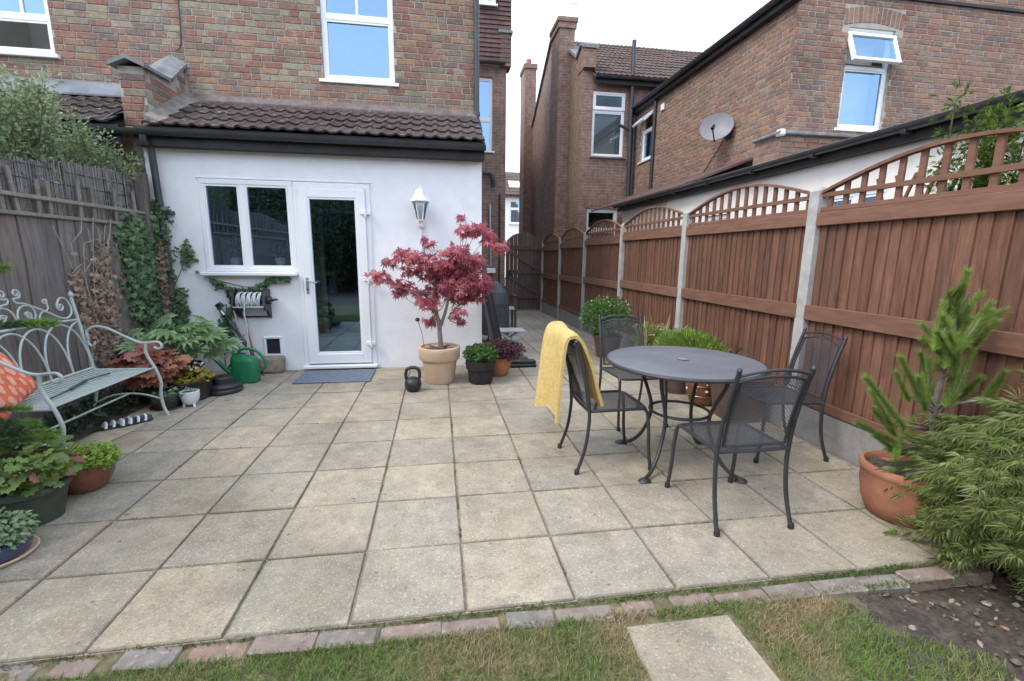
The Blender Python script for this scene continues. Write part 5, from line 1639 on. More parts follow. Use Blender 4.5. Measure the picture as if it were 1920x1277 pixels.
for k in range(420):
    a = k * .21
    t = k / 420
    hx.append((-2.355 + .26 * (abs(((t * 3) % 2) - 1)), W - .12 + (.082 + .010 * t) * math.cos(a), .86 + (.082 + .010 * t) * math.sin(a)))
hx += [(-2.25, W - .23, .82), (-2.26, W - .235, .72), (-2.25, W - .22, .58), (-2.245, W - .24, .42), (-2.25, W - .25, .30), (-2.22, W - .27, .20)]
MB().tube(hx, .0085, 6).build('hose', m_hose, hr, smooth=True)

# watering can
wc = thing('watering_can', 'green plastic watering can standing below the hose reel', 'watering can', (-2.20, 3.68, 0))
m = MB()
nn = 32
for hx, hy, z, ox in ((.118, .078, 0, 0), (.128, .086, .012, 0), (.130, .088, .10, 0), (.130, .088, .225, 0), (.122, .082, .262, -.006), (.085, .06, .292, -.035), (.065, .05, .302, -.05), (.060, .046, .318, -.052), (.050, .036, .318, -.052), (.048, .034, .28, -.052)):
    for k in range(nn):
        t = 2 * PI * k / nn
        c_, s_ = math.cos(t), math.sin(t)
        m.v.append((-2.19 + ox + hx * math.copysign(abs(c_) ** .45, c_), 3.68 + hy * math.copysign(abs(s_) ** .45, s_), z))
for q in range(9):
    for k in range(nn): m.f.append((q * nn + k, q * nn + (k + 1) % nn, (q + 1) * nn + (k + 1) % nn, (q + 1) * nn + k))
m.f.append(tuple(range(nn))[::-1])
m.build('body', m_green, wc, smooth=True)
MB().tube(spline([(-2.30, 3.66, .10), (-2.37, 3.65, .15), (-2.46, 3.63, .27), (-2.545, 3.62, .37)], 4), [.032, .031, .03, .028, .026, .024, .023, .021, .019, .018, .017, .016, .016], 10).build('spout', m_green, wc, smooth=True)
MB().lathe([(.016, 0), (.03, .02), (.032, .03), (0, .036)], (-2.548, 3.62, .365), 14).build('rose', m_green, wc, smooth=True)
MB().tube(spline([(-2.25, 3.68, .295), (-2.23, 3.68, .355), (-2.15, 3.68, .372), (-2.06, 3.68, .34), (-1.99, 3.68, .25), (-1.985, 3.68, .17), (-2.05, 3.68, .12)], 5), .0155, 10).build('handle', m_green, wc, smooth=True)
MB().tube([(-2.36, 3.655, .16), (-2.31, 3.665, .22)], .012, 8).build('brace', m_green, wc, smooth=True)

# strimmer / pressure lance leaning at the wall, broom stick, grey lead
ls = thing('strimmer', 'long black garden tool leaning against the wall by the watering can', 'garden tool', (-2.3, 3.9, 0))
m = MB(); m.tube([(-2.10, 3.93, .02), (-2.36, 4.05, .45), (-2.56, 4.12, .74)], [.018, .016, .016], 10); m.build('shaft', m_iron, ls, smooth=True)
m = MB(); m.tube([(-2.50, 4.10, .66), (-2.585, 4.12, .765), (-2.60, 4.11, .80), (-2.565, 4.10, .82), (-2.53, 4.10, .79)], .022, 10); m.build('grip', m_black, ls, smooth=True)
m = MB(); m.tube([(-2.40, 4.06, .52), (-2.47, 4.08, .62)], .027, 10); m.tube([(-2.30, 4.02, .36), (-2.36, 4.04, .45)], .024, 10); m.build('collar', m_dkgrey, ls, smooth=True)
m = MB(); m.tube([(-2.52, 4.085, .69), (-2.555, 4.09, .735)], .0235, 10); m.build('band', m_chrome, ls, smooth=True)
lead = MB(); lead.tube(spline([(-2.42, W - .02, .93), (-2.44, W - .06, .80), (-2.40, W - .08, .55), (-2.42, W - .10, .32), (-2.33, W - .16, .16), (-2.25, W - .3, .02)], 6), .008, 6)
tag(lead.build('power_lead', m_hose), 'thin grey hose hanging beside the hose reel', 'hose')
sk = MB(); sk.tube([(-2.36, W - .03, .80), (-2.22, W - .10, .02)], .010, 8)
tag(sk.build('garden_cane', m_terra), 'thin brown cane leaning on the wall behind the watering can', 'cane')
bk_ = thing('wall_box', 'dark box mounted on the wall under the window sill', 'outdoor socket', (-2.46, W, .95))
MB().cbox(-2.475, -2.40, W - .05, W - .001, .80, 1.00, .008).build('box', m_blackpot, bk_)
MB().cbox(-2.50, -2.47, W - .06, W - .02, .88, .98, .005).build('switch', m_iron, bk_)

# parasol base
pbz = thing('parasol_base', 'black round stepped parasol base beside the watering can', 'parasol base', (-2.27, 3.32, 0))
MB().lathe([(.165, 0), (.172, .01), (.172, .035), (.165, .045), (.158, .05), (.166, .058), (.166, .075), (.155, .088), (.10, .10), (.098, .15), (.085, .162), (.04, .165), (.038, .175), (0, .175)], (-2.27, 3.32, 0), 36).build('base', m_black, pbz, smooth=True)

# stone block at the wall
m = MB(); m.cbox(-.13, .13, -.08, .06, 0, .19, .02); m.v = [(-2.05 + x + R.uniform(-.012, .012), 4.09 + y + R.uniform(-.01, .01), z + R.uniform(-.008, .012)) for x, y, z in m.v]
tag(m.build('stone_block', m_bstone), 'worn stone block standing against the wall under the cat flap', 'stone block')

# ---- plants in the left corner
fp = thing('fatsia', 'large pale green fatsia growing in the corner beside the downpipe', 'potted plant', (-2.68, 3.45, 0))
pot(fp, (-2.70, 3.50, 0), simple_prof(.12, .16, .26), m_blackpot, .22, .14)
st = MB(); Ps, Ds, Ns, Ss = [], [], [], []
for k in range(52):
    a, el = R.uniform(0, 2 * PI), R.uniform(.25, 1.4)
    L = R.uniform(.26, .50)
    e0 = Vector((-2.70 + L * math.cos(a) * math.cos(el) * .95, 3.48 + L * .8 * math.sin(a) * math.cos(el), .30 + L * math.sin(el) * .95))
    st.tube(spline([(-2.70, 3.50, .22), Vector((-2.70, 3.50, .22)).lerp(e0, .5) + Vector((0, 0, .05)), e0], 3), .005, 5)
    Ps.append(e0); Ds.append((math.cos(a), math.sin(a) - .30, .12 - .3 * R.random())); Ns.append((math.cos(a) * .2, math.sin(a) * .2 - .75, 1)); Ss.append(R.uniform(.13, .20))
st.build('stems', l_fatsia, fp)
leaves('foliage', T_FATSIA, Ps, Ds, Ns, Ss, l_fatsia, fp)

hp = thing('red_heuchera', 'rusty red heuchera behind the far arm of the bench', 'plant', (-2.72, 2.98, 0))
def mound(parent, c, r, n, tm, s0, s1, mat, name='foliage', up=.9):
    P, D = blob(n, c, r, .45)
    k = P[:, 2] > c[2] - r[2] * .75
    P, D = P[k], D[k]
    N = D + [0, -.25, up] + NR.normal(0, .25, D.shape)
    return leaves(name, tm, P, D * [1, 1, .3] + NR.normal(0, .35, D.shape) - [0, 0, .25], N, NR.uniform(s0, s1, len(P)), mat, parent)
mound(hp, (-2.72, 2.98, .36), (.24, .20, .19), 190, T_SCALLOP, .07, .12, l_heuch)
st = MB()
for _ in range(24):
    a = R.uniform(0, 2 * PI); st.tube([(-2.72, 2.98, .02), (-2.72 + .16 * math.cos(a), 2.98 + .14 * math.sin(a), .34)], .003, 4)
st.build('stems', m_darkbark, hp)

sp_ = thing('alpine_bowl', 'wide black bowl of yellow and green alpine plants by the fatsia', 'potted plant', (-2.49, 3.12, 0))
pot(sp_, (-2.49, 3.12, 0), simple_prof(.16, .19, .19, .01, .02), m_blackpot, .165, .17)
mound(sp_, (-2.49, 3.12, .22), (.20, .18, .075), 420, T_ROUND, .025, .045, l_yellow)
P, D = blob(14, (-2.45, 3.12, .34), (.12, .1, .05), .2)
leaves('flowers', T_ROUND, P, rdir(14), rdir(14, 1) + [0, -1, 0], NR.uniform(.022, .03, 14), l_white, sp_, 'stuff')
gp = thing('green_glazed_pot', 'low dark green glazed pot on a saucer behind the bench leg', 'potted plant', (-2.55, 2.84, 0))
pot(gp, (-2.55, 2.84, 0), [(.085, .012), (.095, .02), (.125, .12), (.130, .125), (.130, .14), (.115, .14), (.112, .125), (0, .115)], m_greenglaze, .115, .11)
MB().lathe([(.10, 0), (.12, .004), (.13, .018), (.122, .018), (.10, .008), (0, .008)], (-2.55, 2.84, 0), 30).build('saucer', m_brownglaze, gp, smooth=True)
mound(gp, (-2.55, 2.84, .15), (.10, .10, .04), 70, T_OVAL, .03, .05, l_bluesed)
wp = thing('white_footed_pot', 'small white footed pot with pale succulent on the paving', 'potted plant', (-2.36, 2.86, 0))
pot(wp, (-2.36, 2.86, 0), [(.03, .02), (.05, .03), (.068, .06), (.078, .11), (.078, .145), (.070, .148), (.067, .13), (0, .12)], m_whiteglaze, .12, .065)
for k in range(3):
    a = 2 * PI * k / 3 - .6
    MB().tube([(-2.36 + .045 * math.cos(a), 2.86 + .045 * math.sin(a), .045), (-2.36 + .055 * math.cos(a), 2.86 + .055 * math.sin(a), 0)], [.014, .011], 8).build('foot', m_whiteglaze, wp, smooth=True)
mound(wp, (-2.39, 2.85, .155), (.075, .06, .035), 60, T_OVAL, .03, .045, l_bluesed)

# shoes under the bench
for k, (x, y, a, lab) in enumerate(((-2.66, 2.36, -.75, 'black and white striped shoe nearest the bed edge'), (-2.575, 2.42, -.72, 'black and white striped shoe lying on the paving side of the pair'))):
    s = thing('garden_shoe', lab, 'shoe', (x, y, .0), 'pair of shoes under the bench', a)
    m = MB(); m.lathe([(.036, 0), (.042, .006), (.042, .02), (.03, .022), (0, .02)], (0, 0, 0), 20, 1.0, 3.1); m.build('sole', m_iron, s, smooth=True, local=True)
    m = MB()
    for q in range(4):
        yy = -.085 + q * .05
        m.tube(spline([(-.036, yy, .02), (-.02, yy + .01, .055), (.02, yy + .01, .055), (.036, yy, .02)], 4), .010, 6)
    m.build('straps', m_whiteglaze, s, smooth=True, local=True)
    m = MB(); m.lathe([(.036, .018), (.034, .05), (.012, .062), (0, .062)], (0, .075, 0), 14, 1, 1.4); m.build('toe', m_dkgrey, s, smooth=True, local=True)

# low dark ground cover in the bed
P = np.stack([NR.uniform(-3.15, -2.76, 1500), NR.uniform(.9, 3.1, 1500), NR.uniform(.02, .15, 1500)], 1)
tag(leaves('ground_cover', T_OVAL, P, rdir(1500, .5), rdir(1500, 1), NR.uniform(.03, .07, 1500), l_under), 'dark green low plants covering the bed under the bench', 'ground cover', kind='stuff')
P = np.stack([NR.uniform(-2.95, -2.75, 14), NR.uniform(1.2, 2.2, 14), NR.uniform(.12, .22, 14)], 1)
leaves('bed_flowers', T_ROUND, P, rdir(14), rdir(14, 1), NR.uniform(.018, .028, 14), l_white)
tag(bpy.data.objects['bed_flowers'], 'tiny white flowers in the bed below the bench', 'flowers', kind='stuff')

# ---- near left: green sedum in brown pot, heuchera in dark pot, blue sedum in blue pot
s1 = thing('sedum_pot', 'round brown glazed pot with bright green sedum near the bench leg', 'potted plant', (-2.19, 1.31, 0))
pot(s1, (-2.19, 1.31, 0), [(.085, 0), (.10, .012), (.135, .08), (.148, .13), (.145, .165), (.138, .172), (.13, .165), (0, .155)], m_brownglaze, .15, .13)
mound(s1, (-2.19, 1.31, .185), (.17, .165, .075), 1500, T_ROUND, .014, .026, l_sedum)
s2 = thing('heuchera_pot', 'dark green pot of green and pink heuchera at the left edge', 'potted plant', (-2.22, .98, 0))
pot(s2, (-2.22, .98, 0), simple_prof(.115, .155, .20, .01, .03), m_darkgreenpot, .16, .14)
mound(s2, (-2.24, .99, .31), (.20, .20, .16), 330, T_SCALLOP, .032, .062, l_heuch2)
st = MB()
for _ in range(30):
    a = R.uniform(0, 2 * PI); st.tube([(-2.2, .99, .16), (-2.2 + .2 * math.cos(a), .99 + .18 * math.sin(a), .34 + R.uniform(-.05, .05))], .003, 4)
st.build('stems', l_heuch2, s2)
s3 = thing('blue_sedum_pot', 'small blue green sedum in a dark blue pot at the left edge', 'potted plant', (-2.13, .64, 0))
pot(s3, (-2.13, .64, 0), [(.09, .008), (.12, .02), (.135, .06), (.14, .085), (.13, .088), (.125, .078), (0, .07)], m_blueglaze, .075, .125)
MB().lathe([(.11, 0), (.138, .004), (.148, .018), (.142, .02), (.12, .009), (0, .009)], (-2.13, .64, 0), 30).build('saucer', m_sandpot, s3, smooth=True)
mound(s3, (-2.13, .64, .12), (.145, .14, .085), 1100, T_OVAL, .022, .036, l_bluesed)

# conifer at the left edge: boughs clothed in needles
cf = thing('young_fir', 'dark green fir with bright tips reaching in at the left edge', 'conifer', (-2.52, .85, 0))
pot(cf, (-2.52, .85, 0), simple_prof(.13, .17, .24), m_terra, .2, .15)
MB().tube([(-2.52, .85, .2), (-2.51, .86, .9), (-2.52, .85, 1.45)], [.028, .02, .006], 8).build('trunk', m_darkbark, cf, smooth=True)
boughs = MB(); Pn, Dn, Sn, Pt, Dt, St = [], [], [], [], [], []
def bough(a, e0, r=.034, tip=.22):
    a, e0 = Vector(a), Vector(e0)
    pth = spline([a, a.lerp(e0, .5) + Vector((0, 0, .015)), e0], 8)
    boughs.tube(pth, [.007 - .005 * i / len(pth) for i in range(len(pth))], 5)
    L = (e0 - a).length
    n = int(L * 6500)
    ax = (e0 - a).normalized()
    for _ in range(n):
        t = R.random()
        p = pth[min(int(t * (len(pth) - 1)), len(pth) - 1)]
        q = Vector((R.gauss(0, 1), R.gauss(0, 1), R.gauss(0, 1))); q -= ax * q.dot(ax); q.normalize()
        d = q + ax * .9
        (Pt if t > 1 - tip else Pn).append(tuple(p + ax * R.uniform(-.01, .01))); (Dt if t > 1 - tip else Dn).append(tuple(d)); (St if t > 1 - tip else Sn).append(r * R.uniform(.8, 1.25))
for a, e0 in (((-2.50, .86, 1.0), (-1.955, 1.00, 1.045)), ((-2.50, .86, 1.01), (-1.99, 1.02, 1.03)), ((-2.50, .86, 1.0), (-2.05, 1.04, 1.04)), ((-2.51, .86, 1.27), (-2.12, .98, 1.315)), ((-2.51, .86, 1.25), (-2.16, 1.0, 1.30)), ((-2.5, .86, .60), (-2.155, 1.0, .60)), ((-2.5, .86, .52), (-2.06, .98, .475)), ((-2.5, .86, .50), (-2.05, 1.02, .455)), ((-2.5, .86, .56), (-2.10, .97, .53)),
              ((-2.5, .86, .42), (-2.05, .98, .44)), ((-2.5, .85, .9), (-2.25, .60, .98)), ((-2.5, .85, .7), (-2.2, .55, .74)), ((-2.52, .85, 1.2), (-2.75, 1.0, 1.28)), ((-2.52, .85, .7), (-2.9, .9, .75)), ((-2.52, .85, 1.2), (-2.45, .6, 1.3)), ((-2.52, .85, .95), (-2.75, .6, 1.0)), ((-2.52, .85, .5), (-2.4, .45, .52)),
              ((-2.52, .85, 1.3), (-2.52, .86, 1.55))):
    bough(a, e0)
boughs.build('boughs', m_darkbark, cf)
leaves('needles', T_NEEDLE2, Pn, Dn, rdir(len(Pn)), Sn, l_fir, cf)
leaves('bright_tips', T_NEEDLE2, Pt, Dt, rdir(len(Pt)), St, l_firtip, cf)

# ------------------------------------------------------------------ scrolled metal bench
BY0, BY1, BXF, BXB = 1.56, 2.625, -2.465, -2.945
bench = thing('scroll_bench', 'sage green metal bench with scrolled back and slatted seat', 'bench', (-2.7, 2.09, 0))
BW_ = BY1 - BY0
def bp_(u, z): return (BXB - .085 * max(0, z - .42) / .6, BY0 + u, z)
def spiral(cu, cz, r0, r1, a0, turns, n=22):
    return [(cu + (r0 + (r1 - r0) * k / n) * math.cos(a0 + turns * 2 * PI * k / n), cz + (r0 + (r1 - r0) * k / n) * math.sin(a0 + turns * 2 * PI * k / n)) for k in range(n + 1)]
for u in (0, BW_):
    MB().tube([(BXB - .06, BY0 + u, .012), (BXB - .012, BY0 + u, .2), bp_(u, .42), bp_(u, .8), bp_(u, 1.03)], .0125, 8).build('back_upright', m_sage, bench, smooth=True)
    MB().lathe([(.006, 0), (.018, .012), (.02, .025), (.008, .045), (0, .055)], bp_(u, 1.025), 10).build('finial', m_sage, bench, smooth=True)
MB().tube([bp_(BW_ * k / 8, .845 + .012 * math.sin(PI * k / 8)) for k in range(9)], .009, 8).build('back_rail', m_sage, bench, smooth=True)
MB().tube([bp_(0, .44), bp_(BW_, .44)], .010, 8).build('back_rail', m_sage, bench, smooth=True)
for k in range(6):
    c = BW_ * k / 5
    pts = []
    for j in range(25):
        a = PI * j / 24
        u = c - .213 * math.cos(a)
        if -.001 <= u <= BW_ + .001: pts.append(bp_(u, .44 + .39 * math.sin(a) ** .8))
    MB().tube(pts, .0075, 6).build('back_arch', m_sage, bench, smooth=True)
for s in (1, -1):
    def mu(p): return bp_(BW_ / 2 + s * p[0], p[1])
    crest = spiral(.055, 1.095, .008, .034, .5, -1.35)[:]
    a = crest + [(.022, 1.06), (.035, 1.03), (.09, 1.02), (.17, .985), (.27, .935), (.36, .885), (.43, .87), (.485, .90), (.50, .96), (.47, 1.02), (.42, 1.03), (.385, 1.0)] + spiral(.40, .965, .035, .008, 2.2, 1.3)
    MB().tube([mu(p) for p in spline([(x, 0, z) for x, z in a], 2) for p in [(p.x, p.z)]], .0075, 6).build('crest_scroll', m_sage, bench, smooth=True)
    a = spiral(.10, .93, .008, .03, .2, 1.4) + [(.14, .90), (.16, .96), (.12, 1.005), (.05, .995), (.015, .95), (.0, .87)]
    MB().tube([mu(p) for p in spline([(x, 0, z) for x, z in a], 2) for p in [(p.x, p.z)]], .0065, 6).build('crest_scroll', m_sage, bench, smooth=True)
    a = spiral(.27, 1.02, .006, .024, -1.0, 1.3) + [(.285, .965), (.255, .945)]
    MB().tube([mu(p) for p in a], .006, 6).build('crest_curl', m_sage, bench, smooth=True)
    a = [(.17, .865), (.185, .91), (.225, .945), (.28, .93)]
    MB().tube([mu((p.x, p.z)) for p in spline([(x, 0, z) for x, z in a], 4)], .006, 6).build('crest_curl', m_sage, bench, smooth=True)
for y in (BY0, BY1):
    fl = spline([(BXF + .035, y, .008), (BXF + .008, y, .08), (BXF + .0, y, .20), (BXF + .012, y, .30), (BXF - .02, y, .42), (BXF - .055, y, .50), (BXF - .075, y, .57), (BXF - .065, y, .645)], 5)
    MB().tube(fl, .0125, 8).build('front_leg', m_sage, bench, smooth=True)
    MB().lathe([(.018, 0), (.018, .004), (.010, .008)], (BXF + .035, y, 0), 10).build('foot', m_sage, bench)
    arm = [(BXB + .02 + .045 * math.cos(t) * (1 - .13 * (t - 1.2)), y, .655 + .05 * math.sin(t) * (1 - .13 * (t - 1.2))) for t in np.linspace(6.6, 2.4, 14)][::1]
    arm = arm + spline([arm[-1], (BXB - .01, y, .745), (BXB + .05, y, .785), (BXB + .14, y, .77), (BXB + .28, y, .69), (BXF - .10, y, .645), (BXF + .0, y, .648)], 5) + [(BXF + .02 + .032 * math.cos(t), y, .615 + .034 * math.sin(t) * (1 - .1 * (1.6 - t))) for t in np.linspace(1.5, -2.6, 14)]
    MB().tube(arm, .0105, 8).build('arm_rest', m_sage, bench, smooth=True)
    MB().tube([(BXF - .02, y, .415), (BXB, y, .42)], .010, 8).build('seat_end', m_sage, bench, smooth=True)
    MB().tube(spline([(BXF + .0, y, .15), (BXF - .12, y, .19), (-2.71, y, .205), (BXB + .10, y, .19), (BXB - .03, y, .13)], 5), .008, 8).build('end_stretcher', m_sage, bench, smooth=True)
MB().tube([(-2.71, BY0, .205), (-2.71, BY1, .205)], .008, 8).build('stretcher', m_sage, bench, smooth=True)
sl = MB().cbox(-.0105, .0105, 0, BW_, -.003, .003, .001).mesh('slat', m_sage)
for k in range(13):
    t = k / 12
    put('slat', sl, bench, (BXF - .025 - t * .445, BY0, .424 - .010 * math.sin(PI * t) + (.006 if k == 0 else 0)))
# cushion and the dark strap lying on the seat
cu = thing('cushion', 'coral patterned cushion leaning at the near end of the bench', 'cushion', (-2.80, 1.60, .43))
m = MB(); n = 16; hw = .18
for sgn in (1, -1):
    for a in range(n + 1):
        for b in range(n + 1):
            u, v = a / n * 2 - 1, b / n * 2 - 1
            pin = 1 - .10 * (1 - abs(u)) * (abs(v) ** 3) - 0
            bul = .075 * ((1 - u ** 4) * (1 - v ** 4)) ** .6
            m.v.append((sgn * bul, u * hw * (1 - .07 * (1 - v * v) * 0 - .08 * (1 - abs(v)) * abs(u) ** 2), v * hw * (1 - .08 * (1 - abs(u)) * abs(v) ** 2)))
for q in range(2):
    o_ = q * (n + 1) ** 2
    for a in range(n):
        for b in range(n):
            i = o_ + a * (n + 1) + b; m.f.append((i, i + 1, i + n + 2, i + n + 1) if q else (i, i + n + 1, i + n + 2, i + 1))
rot = Matrix.Rotation(-.42, 3, 'Y') @ Matrix.Rotation(.35, 3, 'X')
cen = Vector((-2.80, 1.605, .585))
base_v = [Vector(p) for p in m.v]
m.v = [tuple(rot @ p + cen) for p in base_v]
m.build('cover', m_coral, cu, smooth=True, fix=True)
pt = MB()
for _ in range(49):
    u, v = -.84 + .27 * (_ % 7) + R.uniform(-.04, .04), -.80 + .255 * (_ // 7) + (.11 if _ % 2 else 0)
    r = R.uniform(.012, .019)
    def on(du, dv):
        uu, vv = u + du / hw, v + dv / hw
        bb = .075 * (max(0, 1 - uu ** 4) * max(0, 1 - vv ** 4)) ** .6
        return rot @ Vector((bb + .0025, uu * hw * (1 - .08 * (1 - abs(vv)) * uu * uu), vv * hw * (1 - .08 * (1 - abs(uu)) * vv * vv))) + cen
    k0 = len(pt.v)
    pt.v += [tuple(on(0, 0))] + [tuple(on(r * math.cos(t), r * 1.4 * math.sin(t))) for t in np.linspace(0, 2 * PI, 10, endpoint=False)]
    pt.f += [(k0, k0 + 1 + q, k0 + 1 + (q + 1) % 10) for q in range(10)]
pt.build('print', m_coralp, cu)
m = MB(); m.tube(spline([(-2.62, 1.72, .440), (-2.66, 1.95, .437), (-2.72, 2.2, .437), (-2.70, 2.42, .437)], 6), .006, 6); m.tube([(-2.66, 1.95, .437), (-2.72, 2.2, .438)], .010, 6)
tag(m.build('umbrella_cane', m_dkgrey), 'thin dark cane lying along the bench seat', 'cane')

# ------------------------------------------------------------------ ivy and climbers
def ivy(name, label, pts, nrm_, s0, s1, mat, parent=None, drop=.6):
    P = np.array(pts); n = len(P)
    N = np.array(nrm_) + NR.normal(0, .35, (n, 3))
    D = np.stack([NR.normal(0, .4, n), NR.normal(0, .4, n), -drop + NR.normal(0, .45, n)], 1)
    return leaves(name, T_IVY, P, D, N, NR.uniform(s0, s1, n), mat, parent)
iv = thing('ivy', 'green ivy spilling down the end of the left fence', 'ivy', (LX + .02, 3.75, .2))
pts = []
for _ in range(1500):
    z = R.triangular(.35, 1.80, 1.3)
    w_ = .11 + .20 * min(1, max(0, (1.85 - z) / .25)) * (.55 + .45 * math.sin(z * 5) ** 2)
    pts.append((LX + .02 + R.uniform(0, .06), 3.78 + .08 * (1.8 - z) + R.gauss(0, w_ * .55), z))
pts = [p for p in pts if p[1] < 4.1]
ivy('foliage', '', pts, (1, -.4, .3), .035, .065, l_ivy, iv)
st = MB()
for k in range(10):
    y = 3.6 + .05 * k; st.tube(spline([(LX + .02, y, .0), (LX + .025, y + R.gauss(0, .05), .6), (LX + .02, y + R.gauss(0, .06), 1.2), (LX + .02, y + R.gauss(0, .06), 1.75)], 4), .005, 5)
st.build('stems', m_darkbark, iv)
iw = thing('corner_ivy', 'narrow green and brown ivy climbing the white wall beside the downpipe', 'ivy', (-3.08, W - .05, 0))
pts = []
for _ in range(800):
    z = R.uniform(.1, 1.95); pts.append((-3.10 + R.gauss(0, .035) + .03 * (1.9 - z) * .5, 4.10 + R.uniform(-.04, .06), z))
for _ in range(260):
    z = R.uniform(.2, 1.0); pts.append((-2.98 + R.gauss(0, .03), 4.12 + R.uniform(-.03, .04), z))
for _ in range(70):
    pts.append((-2.88 + R.gauss(0, .045), W - .04, 1.36 + R.gauss(0, .06)))
ivy('foliage', '', pts, (0, -1, .3), .03, .06, l_ivy, iw)
pts = [(-3.10 + R.gauss(0, .025), 4.06 + R.uniform(-.03, .04), R.uniform(.3, 1.5)) for _ in range(420)]
ivy('dead_leaves', '', pts, (0, -1, .3), .03, .055, l_dead, iw)
st = MB(); st.tube(spline([(-3.09, W - .03, 0), (-3.10, W - .02, .6), (-3.08, W - .02, 1.2), (-3.10, W - .02, 1.9)], 5), .006, 5); st.tube(spline([(-3.05, W - .03, 1.0), (-2.96, W - .02, 1.2), (-2.88, W - .03, 1.42)], 4), .004, 5); st.build('stems', m_darkbark, iw)
di = thing('dead_ivy', 'brown withered ivy clinging to the left fence behind the bench', 'ivy', (LX + .02, 3.1, 0))
pts = []
for _ in range(640):
    z = R.triangular(.3, 1.55, .75); yc = 3.27 + .05 * math.sin(z * 4) - .10 * (1.3 - z)
    pts.append((LX + .02 + R.uniform(0, .05), yc + R.gauss(0, .045 + .045 * (1.6 - z)), z))
for _ in range(240):
    z = R.uniform(.35, 1.25); pts.append((LX + .02 + R.uniform(0, .03), 2.98 + .06 * math.sin(z * 5) + .12 * (1 - z) + R.gauss(0, .045), z))
for _ in range(60):
    pts.append((LX + .03 + R.uniform(0, .03), R.uniform(2.85, 3.5), R.uniform(.2, 1.5)))
ivy('foliage', '', pts, (1, -.4, .2), .022, .046, l_dead, di)
st = MB()
for k in range(9):
    y = 2.92 + .06 * k; st.tube(spline([(LX + .02, y, .1), (LX + .03, y + R.gauss(0, .04), .6), (LX + .03, y + R.gauss(0, .06), 1.1), (LX + .05, y + R.gauss(.04, .10), 1.45 + R.uniform(0, .25))], 4), [.006] * 9 + [.004] * 4, 5)
for k in range(14):
    y = R.uniform(2.85, 3.6); z = R.uniform(.9, 1.5); st.tube([(LX + .03, y, z), (LX + .05, y + R.uniform(-.08, .1), z + .1), (LX + .05, y + R.uniform(-.1, .2), z + R.uniform(.12, .22))], .0035, 4)
st.build('twigs', m_twig, di)
iu = thing('sill_ivy', 'thin ivy trailing under the window sill and round the hose reel', 'ivy', (-2.3, W - .02, 1.1))
pts = []
for _ in range(420):
    t = R.random(); pts.append((-2.66 + .85 * t, W - .02 - R.uniform(0, .05), 1.11 - .12 * math.sin(PI * min(1, t * 1.3)) - abs(R.gauss(0, .022 + .05 * math.exp(-((t - .45) / .2) ** 2)))))
for _ in range(170):
    t = R.random(); pts.append((-2.40 - .18 * t + R.gauss(0, .03), W - .03 - R.uniform(0, .04), .88 - .36 * t + R.gauss(0, .03)))
for _ in range(160):
    pts.append((-2.56 + R.gauss(0, .06), W - .05, .42 + R.gauss(0, .07)))
ivy('foliage', '', pts, (0, -1, .2), .022, .045, l_ivy, iu)
st = MB(); st.tube(spline([(-2.66, W - .015, 1.10), (-2.4, W - .02, 1.03), (-2.2, W - .02, 1.0), (-2.0, W - .02, 1.06), (-1.82, W - .02, 1.10)], 5), .004, 5)
st.tube(spline([(-2.36, W - .02, .95), (-2.46, W - .02, .75), (-2.58, W - .02, .55), (-2.60, W - .02, .2), (-2.6, W - .02, .0)], 5), .005, 5); st.build('stems', m_darkbark, iu)
tw = thing('withered_sprig', 'few withered leaves on a stalk against the wall under the lantern', 'climber', (-.2, W - .01, .9))
st = MB(); st.tube(spline([(-.16, W - .01, .6), (-.2, W - .01, 1.1), (-.25, W - .012, 1.45), (-.16, W - .012, 1.56)], 5), .003, 4); st.tube(spline([(.2, W - .01, 1.3), (.26, W - .01, 1.6), (.24, W - .01, 1.9)], 5), .0025, 4); st.build('stalk', m_darkbark, tw)
pts = [(-.24 + R.gauss(0, .02), W - .03, 1.52 + R.gauss(0, .02)) for _ in range(5)] + [(-.15 + R.gauss(0, .03), W - .03, 1.42 + R.gauss(0, .04)) for _ in range(7)] + [(.18 + R.gauss(0, .02), W - .03, 1.83 + R.gauss(0, .015)) for _ in range(5)]
ivy('leaves', '', pts, (0, -1, 0), .03, .05, l_purple, tw)

sh = thing('pale_shrub', 'tall pale green shrub leaning over the left fence', 'shrub', (-3.75, 3.0, 0))
st = MB(); Ps, Ds = [], []
for k in range(95):
    y0 = R.uniform(2.0, 4.15); top = 2.72 - .42 * max(0, (y0 - 3.1)) / 1.1 + R.uniform(-.18, .06) - .1 * max(0, 2.6 - y0)
    x0 = -3.55 + R.uniform(-.35, .25)
    pth = spline([(-3.8, y0 - .2, 0), (x0 - .05, y0 - .05, 1.4), (x0, y0, 2.0), (x0 + R.gauss(0, .08), y0 + R.gauss(0, .1), top)], 5)
    st.tube(pth, [.012] * 6 + [.007] * 6 + [.003] * 4, 5)
    for p in pth[7:]:
        for _ in range(42):
            d = Vector((R.gauss(0, 1), R.gauss(0, 1), R.gauss(.2, 1))).normalized()
            Ps.append(tuple(p + d * R.uniform(.01, .11))); Ds.append(tuple(d + Vector((0, 0, .3))))
st.build('stems', m_darkbark, sh)
leaves('foliage', T_OVAL, Ps, Ds, rdir(len(Ps), .6), NR.uniform(.026, .046, len(Ps)), l_pale, sh)
sr = thing('climber_shrub', 'green climber with yellow leaves behind the trellis at the right edge', 'shrub', (3.4, .85, 0))
st = MB(); Ps, Ds = [], []
